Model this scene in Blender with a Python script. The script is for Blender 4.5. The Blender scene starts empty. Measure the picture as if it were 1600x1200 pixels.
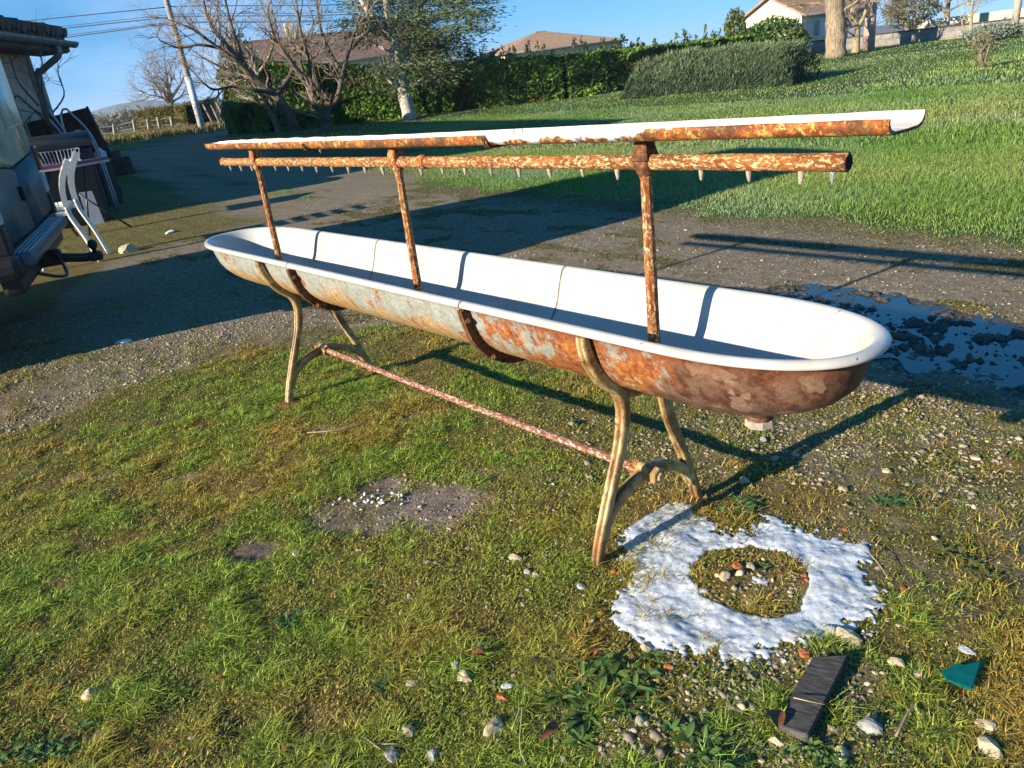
import bpy, bmesh, math, random
import numpy as np
from mathutils import Vector, Matrix, noise as mnoise

# ------------------------------------------------------------------ camera
SC = bpy.context.scene
COL = SC.collection
F_PX = 1192.07
ROT = np.array([[0.65084377, 0.75015645, -0.11690889],
                [0.21233498, -0.32769794, -0.92061279],
                [-0.72891442, 0.57435126, -0.37256462]])      # right, down, forward
CAM = np.array([2.54875, -1.68402, 1.48169])
cd = bpy.data.cameras.new('camera')
cam = bpy.data.objects.new('camera', cd)
COL.objects.link(cam)
M = Matrix.Identity(4)
for i in range(3):
    M[i][0] = ROT[0][i]; M[i][1] = -ROT[1][i]; M[i][2] = -ROT[2][i]; M[i][3] = CAM[i]
cam.matrix_world = M
cd.sensor_width = 36.0
cd.lens = F_PX/1600*36.0
cd.clip_start = 0.02
cd.clip_end = 6000
SC.camera = cam

# ------------------------------------------------------------------ sky and sun
EL = 18.9
AZX, AZY = -0.125, -1.0                     # horizontal direction towards the sun
w = bpy.data.worlds.new('World'); SC.world = w; w.use_nodes = True
nt = w.node_tree; nt.nodes.clear()
def N(nt, t, **kw):
    n = nt.nodes.new(t)
    for k, v in kw.items(): setattr(n, k, v)
    return n
out = N(nt, 'ShaderNodeOutputWorld'); bg = N(nt, 'ShaderNodeBackground')
sky = N(nt, 'ShaderNodeTexSky')
sky.sky_type = 'NISHITA'; sky.sun_disc = False
sky.sun_elevation = math.radians(EL)
sky.sun_rotation = math.atan2(AZX, AZY)
sky.altitude = 50; sky.air_density = 1.0; sky.dust_density = 0.1; sky.ozone_density = 2.0
# look a little above the horizon so that the low sky stays the clear blue of a winter morning
tg = N(nt, 'ShaderNodeTexCoord'); mg = N(nt, 'ShaderNodeMapping'); mg.inputs['Scale'].default_value = (1, 1, 1.15); mg.inputs['Location'].default_value = (0, 0, .24)
nt.links.new(tg.outputs['Generated'], mg.inputs[0]); nt.links.new(mg.outputs[0], sky.inputs['Vector'])
# thin low clouds: noise on the sky direction, only in a band near the horizon
tc = N(nt, 'ShaderNodeTexCoord'); sep = N(nt, 'ShaderNodeSeparateXYZ')
nt.links.new(tc.outputs['Generated'], sep.inputs[0])
mp = N(nt, 'ShaderNodeMapping'); mp.inputs['Scale'].default_value = (2.2, 2.2, 9.0)
nt.links.new(tc.outputs['Generated'], mp.inputs[0])
nz = N(nt, 'ShaderNodeTexNoise'); nz.inputs['Scale'].default_value = 1.6; nz.inputs['Detail'].default_value = 6; nz.inputs['Roughness'].default_value = 0.55
nt.links.new(mp.outputs[0], nz.inputs['Vector'])
r1 = N(nt, 'ShaderNodeValToRGB'); r1.color_ramp.elements[0].position = 0.42; r1.color_ramp.elements[1].position = 0.75
nt.links.new(nz.outputs['Fac'], r1.inputs[0])
r2 = N(nt, 'ShaderNodeValToRGB')
e = r2.color_ramp.elements
e[0].position = 0.0; e[0].color = (0.75, 0.75, 0.75, 1); e[1].position = 0.17; e[1].color = (0, 0, 0, 1)
x = e.new(0.06); x.color = (.9, .9, .9, 1); x = e.new(0.11); x.color = (.75, .75, .75, 1)
nt.links.new(sep.outputs['Z'], r2.inputs[0])
# more cloud towards -x (over the far valley)
r3 = N(nt, 'ShaderNodeMapRange'); r3.inputs['From Min'].default_value = -0.7; r3.inputs['From Max'].default_value = -0.97
nt.links.new(sep.outputs['X'], r3.inputs['Value'])
m1 = N(nt, 'ShaderNodeMath', operation='MULTIPLY'); m2 = N(nt, 'ShaderNodeMath', operation='MULTIPLY')
nt.links.new(r1.outputs[0], m1.inputs[0]); nt.links.new(r2.outputs[0], m1.inputs[1])
nt.links.new(m1.outputs[0], m2.inputs[0]); nt.links.new(r3.outputs[0], m2.inputs[1])
m3 = N(nt, 'ShaderNodeMath', operation='MULTIPLY'); m3.inputs[1].default_value = 0.5
nt.links.new(m2.outputs[0], m3.inputs[0])
mixc = N(nt, 'ShaderNodeMix', data_type='RGBA')
mixc.inputs[7].default_value = (5.3, 5.6, 7.2, 1)
nt.links.new(m3.outputs[0], mixc.inputs[0]); nt.links.new(sky.outputs[0], mixc.inputs[6])
hs = N(nt, 'ShaderNodeHueSaturation'); hs.inputs['Hue'].default_value = .493; hs.inputs['Saturation'].default_value = 1.4
nt.links.new(mixc.outputs[2], hs.inputs['Color'])
nt.links.new(hs.outputs[0], bg.inputs[0]); bg.inputs[1].default_value = 0.112
nt.links.new(bg.outputs[0], out.inputs[0])
sl = bpy.data.lights.new('sun', 'SUN'); sl.energy = 4.6; sl.angle = math.radians(0.5); sl.color = (1.0, 0.86, 0.66)
so = bpy.data.objects.new('sun', sl); COL.objects.link(so)
sd = Vector((AZX, AZY, 0)).normalized()*math.cos(math.radians(EL)) + Vector((0, 0, math.sin(math.radians(EL))))
so.rotation_euler = sd.to_track_quat('Z', 'Y').to_euler()
SC.view_settings.view_transform = 'Standard'; SC.view_settings.look = 'None'
SC.view_settings.exposure = 1.3; SC.view_settings.gamma = 1.0
SC.render.resolution_x = 1024; SC.render.resolution_y = 768
SC.render.engine = 'CYCLES'
SC.cycles.max_bounces = 5; SC.cycles.transparent_max_bounces = 8

rng = np.random.default_rng(7)
random.seed(7)

# ------------------------------------------------------------------ terrain height and pixel rays (used to survey positions)
def T(x, y):
    d = np.hypot(np.asarray(x)-CAM[0], np.asarray(y)-CAM[1])
    return 0.013*(np.clip(d, 12, 60)-12)
def ray(px, py):
    return np.array([(px-800)/F_PX, (py-600)/F_PX, 1.0]) @ ROT
def onz(px, py, z=0.0):
    d = ray(px, py); return CAM+d*(z-CAM[2])/d[2]
def dist(px, py, D):
    d = ray(px, py); return CAM+d*D/math.hypot(d[0], d[1])
def G(px, py):
    d = ray(px, py); s = -d[2]/math.hypot(d[0], d[1]); lo, hi = .5, 3000
    for _ in range(60):
        m = (lo+hi)/2
        if CAM[2]-s*m > 0.013*(min(max(m, 12), 60)-12): lo = m
        else: hi = m
    p = dist(px, py, lo); return p, lo
E1 = np.array([0.6553, 0.7553, 0.0])        # horizontal 'right' seen from the camera
E2 = np.array([-0.7553, 0.6553, 0.0])       # horizontal 'away'

# ------------------------------------------------------------------ noise in numpy
_perm = np.random.default_rng(3).permutation(4096)
_val = np.random.default_rng(4).random(4096)
def vnoise(x, y, z=0.0):
    x = np.asarray(x, float); y = np.asarray(y, float); z = np.asarray(z, float)+0*x
    xi = np.floor(x).astype(int); yi = np.floor(y).astype(int); zi = np.floor(z).astype(int)
    fx = x-xi; fy = y-yi; fz = z-zi
    fx = fx*fx*(3-2*fx); fy = fy*fy*(3-2*fy); fz = fz*fz*(3-2*fz)
    def h(a, b, c): return _val[_perm[(_perm[(_perm[a & 4095]+b) & 4095]+c) & 4095]]
    r = 0
    for dx in (0, 1):
        for dy in (0, 1):
            for dz in (0, 1):
                wgt = (fx if dx else 1-fx)*(fy if dy else 1-fy)*(fz if dz else 1-fz)
                r = r+wgt*h(xi+dx, yi+dy, zi+dz)
    return r
def fbm(x, y, z=0.0, o=4):
    r = 0; a = 1; t = 0
    for i in range(o):
        r = r+a*vnoise(np.asarray(x)*2**i+17*i, np.asarray(y)*2**i+31*i, np.asarray(z)*2**i); t += a; a *= .5
    return r/t
def sstep(a, b, x):
    t = np.clip((np.asarray(x)-a)/(b-a), 0, 1); return t*t*(3-2*t)

# ------------------------------------------------------------------ object helpers
def tag(o, label=None, cat=None, group=None, kind=None):
    if label: o['label'] = label
    if cat: o['category'] = cat
    if group: o['group'] = group
    if kind: o['kind'] = kind
    return o
def empty(name, loc, label, cat, group=None, rz=0.0):
    o = bpy.data.objects.new(name, None); COL.objects.link(o)
    o.location = loc; o.rotation_euler = (0, 0, rz); o.empty_display_size = .1
    return tag(o, label, cat, group)
def link(name, me, mat, parent=None, smooth=False, world=False):
    o = bpy.data.objects.new(name, me); COL.objects.link(o)
    if mat is not None:
        for m_ in (mat if isinstance(mat, (list, tuple)) else [mat]): me.materials.append(m_)
    if smooth: me.polygons.foreach_set('use_smooth', [True]*len(me.polygons))
    if parent is not None:
        o.parent = parent
        if world:
            o.matrix_parent_inverse = Matrix.LocRotScale(parent.location, parent.rotation_euler, None).inverted() if parent.parent is None else Matrix.Identity(4)
    return o
def pydata(name, V, F, mat, parent=None, smooth=False, world=False):
    me = bpy.data.meshes.new(name); me.from_pydata([tuple(map(float, v)) for v in V], [], F); me.update()
    return link(name, me, mat, parent, smooth, world)
def fastmesh(name, V, loops, sizes, mat, parent=None, smooth=False, col=None, midx=None):
    """numpy mesh: V (n,3), loops flat index list, sizes per polygon, col (n,3) point colours"""
    me = bpy.data.meshes.new(name)
    V = np.ascontiguousarray(V, np.float32); loops = np.ascontiguousarray(loops, np.int32); sizes = np.ascontiguousarray(sizes, np.int32)
    me.vertices.add(len(V)); me.vertices.foreach_set('co', V.ravel())
    me.loops.add(len(loops)); me.loops.foreach_set('vertex_index', loops)
    me.polygons.add(len(sizes))
    st = np.concatenate([[0], np.cumsum(sizes)[:-1]]).astype(np.int32)
    me.polygons.foreach_set('loop_start', st); me.polygons.foreach_set('loop_total', sizes)
    if smooth: me.polygons.foreach_set('use_smooth', np.ones(len(sizes), bool))
    if col is not None:
        a = me.color_attributes.new('Col', 'FLOAT_COLOR', 'POINT')
        c4 = np.ones((len(V), 4), np.float32); c4[:, :3] = col; a.data.foreach_set('color', c4.ravel())
    me.update(calc_edges=True); me.validate()
    o = bpy.data.objects.new(name, me); COL.objects.link(o)
    for m_ in (mat if isinstance(mat, (list, tuple)) else [mat]): me.materials.append(m_)
    if midx is not None: me.polygons.foreach_set('material_index', np.asarray(midx, np.int32))
    if parent is not None: o.parent = parent
    return o
class MB:
    """collects boxes, tubes, sweeps and lathes into one mesh"""
    def __init__(s): s.V = []; s.F = []
    def add(s, V, F):
        b = len(s.V); s.V += [tuple(map(float, v)) for v in V]; s.F += [tuple(i+b for i in f) for f in F]; return s
    def box(s, lo, hi, rot=None, at=(0, 0, 0)):
        V = [np.array([(hi if i & 1 else lo)[0], (hi if i & 2 else lo)[1], (hi if i & 4 else lo)[2]], float) for i in range(8)]
        if rot is not None: V = [np.array(rot) @ v for v in V]
        V = [v+np.array(at) for v in V]
        return s.add(V, [(0, 2, 3, 1), (4, 5, 7, 6), (0, 1, 5, 4), (2, 6, 7, 3), (0, 4, 6, 2), (1, 3, 7, 5)])
    def bbox(s, lo, hi, b, rot=None, at=(0, 0, 0)):
        """box with chamfered edges"""
        lo = np.array(lo, float); hi = np.array(hi, float); bm = bmesh.new()
        bmesh.ops.create_cube(bm, size=1)
        for v in bm.verts: v.co = Vector((lo+hi)/2)+Vector([v.co[i]*(hi-lo)[i] for i in range(3)])
        bmesh.ops.bevel(bm, geom=bm.edges[:], offset=b, segments=2, affect='EDGES', profile=.6)
        bm.verts.index_update()
        V = [np.array(v.co) for v in bm.verts]; F = [tuple(v.index for v in f.verts) for f in bm.faces]; bm.free()
        if rot is not None: V = [np.array(rot) @ v for v in V]
        return s.add([v+np.array(at) for v in V], F)
    def sweep(s, path, prof, up=(1, 0, 0), cap=True, scale=None):
        """profile (a,b) in the frame (side, up) along path"""
        P = np.array(path, float); up = np.array(up, float); n = len(P); k = len(prof); V = []
        for i in range(n):
            t = P[min(i+1, n-1)]-P[max(i-1, 0)]; t /= np.linalg.norm(t)
            u = up-t*np.dot(up, t); u /= np.linalg.norm(u); sd_ = np.cross(t, u)
            sc = 1 if scale is None else scale[i]
            for a, b in prof: V.append(P[i]+sd_*a*sc+u*b*sc)
        F = [(i*k+j, i*k+(j+1) % k, (i+1)*k+(j+1) % k, (i+1)*k+j) for i in range(n-1) for j in range(k)]
        if cap: F += [tuple(range(k-1, -1, -1)), tuple((n-1)*k+j for j in range(k))]
        return s.add(V, F)
    def tube(s, path, r, k=10, cap=True):
        P = np.array(path, float); t = P[-1]-P[0]
        up = (0, 0, 1) if abs(t[2]) < .8*np.linalg.norm(t) else (1, 0, 0)
        rr = r if hasattr(r, '__len__') else [r]*len(P)
        return s.sweep(P, [(math.cos(2*math.pi*j/k), math.sin(2*math.pi*j/k)) for j in range(k)], up, cap, rr)
    def lathe(s, prof, at=(0, 0, 0), axis=(0, 0, 1), k=16):
        ax = np.array(axis, float); ax /= np.linalg.norm(ax)
        u = np.cross(ax, (1, 0, 0) if abs(ax[0]) < .8 else (0, 1, 0)); u /= np.linalg.norm(u); v = np.cross(ax, u)
        V = [np.array(at)+ax*h+r*(u*math.cos(2*math.pi*j/k)+v*math.sin(2*math.pi*j/k)) for r, h in prof for j in range(k)]
        n = len(prof)
        F = [(i*k+j, i*k+(j+1) % k, (i+1)*k+(j+1) % k, (i+1)*k+j) for i in range(n-1) for j in range(k)]
        F += [tuple(range(k-1, -1, -1)), tuple((n-1)*k+j for j in range(k))]
        return s.add(V, F)
    def build(s, name, mat, parent=None, smooth=False, world=False, angle=None):
        o = pydata(name, s.V, s.F, mat, parent, smooth, world)
        if angle is not None:
            bm = bmesh.new(); bm.from_mesh(o.data); bmesh.ops.recalc_face_normals(bm, faces=bm.faces[:])
            for f in bm.faces: f.smooth = True
            for e_ in bm.edges:
                if len(e_.link_faces) == 2 and e_.calc_face_angle(0) > math.radians(angle): e_.smooth = False
            bm.to_mesh(o.data); bm.free()
        return o
def smooth_path(P, n=6):
    """Catmull-Rom through points"""
    P = np.array(P, float); Q = np.vstack([2*P[0]-P[1], P, 2*P[-1]-P[-2]]); R_ = []
    for i in range(1, len(Q)-2):
        for k in range(n):
            t = k/n
            R_.append(.5*((2*Q[i])+(-Q[i-1]+Q[i+1])*t+(2*Q[i-1]-5*Q[i]+4*Q[i+1]-Q[i+2])*t*t+(-Q[i-1]+3*Q[i]-3*Q[i+1]+Q[i+2])*t**3))
    R_.append(P[-1]); return np.array(R_)

# ------------------------------------------------------------------ materials
MAT = {}
class MM:
    """small node-material builder"""
    def __init__(s, name, rough=.6, spec=.5, metal=0.0, coat=0.0):
        s.m = bpy.data.materials.new(name); s.m.use_nodes = True; s.nt = s.m.node_tree
        s.b = s.nt.nodes['Principled BSDF']; s.b.inputs['Roughness'].default_value = rough
        s.b.inputs['Specular IOR Level'].default_value = spec; s.b.inputs['Metallic'].default_value = metal
        s.b.inputs['Coat Weight'].default_value = coat; s.b.inputs['Coat Roughness'].default_value = .08
        MAT[name] = s.m; s.tc = None
    def n(s, t, **kw): return N(s.nt, t, **kw)
    def l(s, a, b): s.nt.links.new(a, b)
    def co(s, which='Object', scale=None, loc=None):
        if s.tc is None: s.tc = s.n('ShaderNodeTexCoord')
        o = s.tc.outputs[which]
        if scale is not None or loc is not None:
            mp = s.n('ShaderNodeMapping')
            if scale is not None: mp.inputs['Scale'].default_value = scale
            if loc is not None: mp.inputs['Location'].default_value = loc
            s.l(o, mp.inputs[0]); o = mp.outputs[0]
        return o
    def noise(s, sc, det=4, ro=.6, vec=None, dist_=0.0, out='Fac'):
        q = s.n('ShaderNodeTexNoise'); q.inputs['Scale'].default_value = sc; q.inputs['Detail'].default_value = det
        q.inputs['Roughness'].default_value = ro; q.inputs['Distortion'].default_value = dist_
        s.l(vec if vec is not None else s.co(), q.inputs['Vector']); return q.outputs[out]
    def voro(s, sc, vec=None, feat='F1', out='Distance'):
        q = s.n('ShaderNodeTexVoronoi', feature=feat); q.inputs['Scale'].default_value = sc
        s.l(vec if vec is not None else s.co(), q.inputs['Vector']); return q.outputs[out]
    def ramp(s, fac, stops, interp='LINEAR'):
        q = s.n('ShaderNodeValToRGB'); q.color_ramp.interpolation = interp; E = q.color_ramp.elements
        def cc(c): return (c, c, c, 1) if not hasattr(c, '__len__') else (*c[:3], 1)
        E[0].position, E[0].color = stops[0][0], cc(stops[0][1]); E[1].position, E[1].color = stops[-1][0], cc(stops[-1][1])
        for p_, c_ in stops[1:-1]: x_ = E.new(p_); x_.color = cc(c_)
        s.l(fac, q.inputs[0]); return q.outputs[0]
    def mix(s, fac, a, b, mode='MIX'):
        q = s.n('ShaderNodeMix', data_type='RGBA'); q.blend_type = mode
        for v, i in ((fac, 0), (a, 6), (b, 7)):
            if hasattr(v, 'is_linked'): s.l(v, q.inputs[i])
            else: q.inputs[i].default_value = v if i == 0 else (*v[:3], 1)
        return q.outputs[2]
    def math(s, op, a, b=0.0, c=0.0):
        q = s.n('ShaderNodeMath', operation=op)
        for i, v in enumerate((a, b, c)):
            if hasattr(v, 'is_linked'): s.l(v, q.inputs[i])
            else: q.inputs[i].default_value = v
        return q.outputs[0]
    def col(s, c):
        if hasattr(c, 'is_linked'): s.l(c, s.b.inputs['Base Color'])
        else: s.b.inputs['Base Color'].default_value = (*c[:3], 1)
        return s
    def rough(s, c): s.l(c, s.b.inputs['Roughness']); return s
    def bump(s, h, strength=.3, dist_=.01, prev=None):
        q = s.n('ShaderNodeBump'); q.inputs['Strength'].default_value = strength; q.inputs['Distance'].default_value = dist_
        s.l(h, q.inputs['Height'])
        if prev is not None: s.l(prev, q.inputs['Normal'])
        s.l(q.outputs[0], s.b.inputs['Normal']); return q.outputs[0]
def simple(name, c, rough=.6, spec=.5, metal=0., var=.15, sc=8., bump=0., coat=0.):
    """flat paint with uneven tone and small bumps"""
    m = MM(name, rough, spec, metal, coat); f = m.noise(sc, 5, .65)
    d = tuple(v*(1-var) for v in c); l_ = tuple(min(1, v*(1+var)) for v in c)
    m.col(m.ramp(f, [(.3, d), (.7, l_)]))
    if bump: m.bump(m.noise(sc*6, 4), bump, .01)
    return m.m
def vcol(name, rough=.6, spec=.3, transl=0.0, var=.0):
    """material whose albedo is the mesh's own colour attribute"""
    m = MM(name, rough, spec); a = m.n('ShaderNodeAttribute'); a.attribute_name = 'Col'
    m.l(a.outputs['Color'], m.b.inputs['Base Color'])
    if transl:
        tr = m.n('ShaderNodeBsdfTranslucent'); m.l(a.outputs['Color'], tr.inputs[0])
        ms = m.n('ShaderNodeMixShader'); ms.inputs[0].default_value = transl
        o = m.nt.nodes['Material Output']; m.l(m.b.outputs[0], ms.inputs[1]); m.l(tr.outputs[0], ms.inputs[2]); m.l(ms.outputs[0], o.inputs[0])
    return m.m

# ------------------------------------------------------------------ ground zones
def poly_mask(px, x, y):
    P = np.array([G(*p)[0][:2] for p in px]); inside = np.zeros(np.shape(x), bool); n = len(P)
    for i in range(n):
        x0, y0 = P[i]; x1, y1 = P[(i+1) % n]
        if y0 == y1: continue
        c_ = ((y0 > y) != (y1 > y)) & (x < (x1-x0)*(y-y0)/(y1-y0)+x0); inside ^= c_
    return inside
def seg_dist(P, x, y):
    r = np.full(np.shape(x), 1e9)
    for a, b in zip(P[:-1], P[1:]):
        dx, dy = b[0]-a[0], b[1]-a[1]
        t = np.clip(((x-a[0])*dx+(y-a[1])*dy)/(dx*dx+dy*dy), 0, 1)
        r = np.minimum(r, np.hypot(x-a[0]-t*dx, y-a[1]-t*dy))
    return r
ROADA = [G(*p)[0][:2] for p in [(345, 206), (290, 222), (315, 246), (420, 268), (560, 287)]]
ROADB = [G(*p)[0][:2] for p in [(205, 233), (240, 258), (320, 292), (420, 318), (520, 330)]]
MUD = [G(*p)[0][:2] for p in [(1190, 470), (1300, 478), (1420, 515), (1650, 560), (1750, 570)]]
MUDW = 0.44
PATCHES = [(G(px, py)[0][:2], a, b, m) for px, py, a, b, m in ((690, 785, .22, .20, 1), (560, 800, .2, .13, .9), (600, 760, .1, .1, 1), (395, 858, .10, .07, 1), (290, 745, .1, .05, .8), (120, 1150, .07, .06, .8), (760, 740, .1, .06, .7), (505, 672, .12, .06, .7), (130, 745, .16, .06, .7), (640, 650, .1, .05, .6), (850, 1120, .05, .05, .6))]   # bare wet soil in the near grass
RING = G(1170, 905)[0][:2]
GRAV = [G(*p)[0][:2] for p in [(-60, 520), (150, 490), (430, 455), (520, 480), (470, 515), (330, 560), (180, 610), (60, 665), (-60, 690)]]
def sdf(P, x, y):
    ins = np.zeros(np.shape(x), bool); n = len(P)
    for i in range(n):
        x0, y0 = P[i]; x1, y1 = P[(i+1) % n]
        if y0 == y1: continue
        ins ^= ((y0 > y) != (y1 > y)) & (x < (x1-x0)*(y-y0)/(y1-y0)+x0)
    d = seg_dist(list(P)+[P[0]], x, y); return np.where(ins, d, -d)
def zones(x, y):
    n1 = fbm(x*1.3, y*1.3, 1.0); n2 = fbm(x*5, y*5, 2.0)
    near_e = np.interp(x, [-9, -7.2, -5, -3.6, -2.6, -1.5, 0, 1.6, 4], [1.0, .2, -.9, -.6, .45, .95, 1.25, 1.5, 1.6])+(n1-.5)*.5+(n2-.5)*.25
    far_e = np.interp(x, [-12, -8.8, -5.5, -2.6, .8, 3, 12], [5.2, 5.5, 5.3, 4.85, 4.3, 4.0, 2.5])+(n1-.5)*.7+(n2-.5)*.35
    left = np.interp(y, [-3, .8, 3, 4, 6], [-7.8, -7.6, -8.2, -9.5, -12])+(n1-.5)*.9
    drive = sstep(-.12, .12, y-near_e)*sstep(-.12, .12, far_e-y)*sstep(-.4, .4, x-left)
    ra = seg_dist(ROADA, x, y); rb = seg_dist(ROADB, x, y)
    wA = .8+.03*np.hypot(x, y)
    road = np.maximum(sstep(wA+.3, wA-.3, ra+(n1-.5)*1.0), sstep(.9, .4, rb+(n1-.5)*1.0))
    road = np.maximum(road, sstep(-52, -56, x)*0)
    drive = np.maximum(drive, road*(x < -8))
    lawn = sstep(-.15, .15, y-far_e)*(1-road*(x < -8))
    lawn = np.where(x < left, np.maximum(lawn, sstep(3.0, 4.0, y+(n1-.5))), lawn)*(1-np.where(x < -8, road, 0))
    mud = sstep(MUDW+.08, MUDW-.12, seg_dist(MUD, x, y)+(n2-.5)*.35+(n1-.5)*.3)
    thin = (drive > .5) & (fbm(x*2.2, y*5.0, 7.0) > .6)
    stony = sstep(-.3, 1.0, x)*sstep(-.5, 1.0, y)*(1-lawn)          # right side, gravel showing through
    stony = np.maximum(stony, .75*sstep(1.1, 1.9, x)*sstep(.42, .6, n2*.5+n1*.5))
    stony = np.maximum(stony, sstep(.55, .35, np.abs(y-np.interp(x, [-6, -4.5, -3, -2], [-1.35, -.75, .15, .6]))+(n1-.5)*.4)*(x < -2.0)*1.0)
    gp = sstep(-.12, .12, sdf(GRAV, x, y)+(n1-.5)*.35+(n2-.5)*.2)*(x < -1.5)*(x > -7)
    stony = np.maximum(stony, .85*gp); drive = np.maximum(drive, .65*gp*sstep(.35, .55, fbm(x*3, y*6, 66.0)))
    bare = 0*x
    for (bx, by), ra_, rb_, am in PATCHES:
        u_ = (x-bx)*E1[0]+(y-by)*E1[1]; v_ = (x-bx)*E2[0]+(y-by)*E2[1]
        bare = np.maximum(bare, am*sstep(1.5, .5, np.hypot(u_/ra_, v_/rb_)+(n2-.5)*1.3+(n1-.5)*.5))
    field = sstep(-46, -50, x+0*y)
    ring_d = np.hypot(x-RING[0], y-RING[1])
    return dict(n1=n1, n2=n2, drive=drive, lawn=lawn, mud=mud, thin=thin, stony=stony, bare=bare, field=field, ring=ring_d, road=road)
FO = [G(*p)[0][:2] for p in [(957, 850), (968, 815), (985, 790), (1012, 778), (1045, 774), (1078, 790), (1110, 812), (1148, 832), (1165, 822), (1186, 803), (1225, 812), (1270, 826), (1320, 840), (1368, 852), (1372, 868), (1345, 882), (1355, 905), (1385, 922), (1372, 945), (1378, 972), (1345, 985), (1300, 1000), (1240, 1020), (1170, 1030), (1090, 1028), (1020, 1016), (975, 998), (952, 965), (950, 935), (975, 912), (1000, 895), (968, 880)]]
FI = [G(*p)[0][:2] for p in [(1085, 885), (1108, 862), (1170, 851), (1228, 864), (1262, 884), (1268, 920), (1250, 952), (1210, 966), (1150, 954), (1102, 930), (1086, 908)]]
def frost_mask(x, y):
    """slush ring on the ground around the drip point, with a clear middle; outlines surveyed on the ground"""
    x = np.asarray(x, float); y = np.asarray(y, float); m = np.zeros(x.shape); k = np.hypot(x-RING[0], y-RING[1]) < .6
    if not k.any(): return m
    xs, ys = x[k], y[k]; nn = fbm(xs*9, ys*9, 5.0); n3 = fbm(xs*32, ys*32, 6.0); do = sdf(FO, xs, ys); di = sdf(FI, xs, ys)
    m[k] = sstep(-.012, .03, do+(nn-.5)*.05+(n3-.5)*.08+(fbm(xs*60, ys*60, 6.5, 2)-.5)*.12)*sstep(.012, -.012, di+(nn-.5)*.03+(n3-.5)*.02); return m
def hgt(x, y):
    n = fbm(x*3, y*3, 3.0, 3); m = fbm(x*14, y*14, 4.0, 3)
    near = sstep(9, 4, np.hypot(x-CAM[0], y-CAM[1]))
    h = (n-.5)*.03*near+(m-.5)*.022*near+(fbm(x*.25, y*.25, 9.0, 2)-.5)*.12*sstep(6, 20, np.hypot(x-1, y))
    return h
def ground_h(x, y, Z=None, mud_detail=False):
    Z = Z or zones(x, y)
    h = hgt(x, y)
    h = h*(1-.6*Z['drive']*(1-Z['mud']))-.012*Z['drive']
    clod = fbm(x*7, y*12, 8.0, 3)*.35+fbm(x*24, y*36, 8.5, 3)*.65
    h = h*(1-Z['mud'])+Z['mud']*(-.045 if not mud_detail else -.033+.040*sstep(.40, .72, clod)+.022*(fbm(x*70, y*85, 3)-.5))
    h = h-.015*Z['bare']
    return h+T(x, y)
def pal(t, cols):
    t = np.clip(t, 0, 1)*(len(cols)-1); i = np.minimum(t.astype(int), len(cols)-2); f_ = (t-i)[..., None]
    C_ = np.array(cols); return C_[i]*(1-f_)+C_[i+1]*f_
def ground_col(x, y, Z):
    n3 = fbm(x*18, y*18, 11.0); n4 = fbm(x*60, y*60, 12.0, 2)
    soil = pal(n3*.6+n4*.4, [(.07, .042, .022), (.18, .115, .06), (.26, .17, .09), (.32, .235, .14)])
    moss = pal(n3, [(.08, .07, .018), (.15, .14, .03), (.22, .19, .045), (.16, .17, .04)])
    c = soil*.4+moss*.6
    g = pal(n3*.5+n4*.5, [(.12, .09, .06), (.20, .16, .115), (.26, .215, .155), (.33, .28, .205)])
    mossd = np.clip(Z['thin']*sstep(.42, .6, n3), 0, 1)*.75
    gd = g*(1-mossd[..., None])+moss*mossd[..., None]
    k = lambda n: np.asarray(Z[n])[..., None]
    c = c*.72
    st = k('stony')*sstep(.4, .6, fbm(x*6, y*6, 13))[..., None]*.8
    c = c*(1-st)+np.array([.19, .16, .115])*(.6+.8*n4[..., None])*st
    c = c*(1-k('drive'))+gd*k('drive')
    lw = pal(n3, [(.03, .045, .012), (.05, .085, .02), (.07, .10, .03)])
    c = c*(1-k('lawn'))+lw*k('lawn')
    mudc = pal(n3, [(.018, .015, .012), (.045, .036, .026)])
    c = c*(1-k('mud'))+mudc*k('mud')
    bc = pal(n4*.35+fbm(x*4, y*4, 61.0)*.65, [(.07, .055, .04), (.13, .10, .075), (.26, .225, .2), (.36, .32, .29)])  # paler greys put the sky's sheen on the wet soil into its colour
    c = c*(1-k('bare'))+bc*k('bare')
    fc = pal(fbm(x*.3, y*.8, 3), [(.16, .15, .06), (.13, .16, .05), (.22, .19, .09)])
    c = c*(1-k('field')*(1-k('drive')))+fc*k('field')*(1-k('drive'))
    return c

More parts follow.
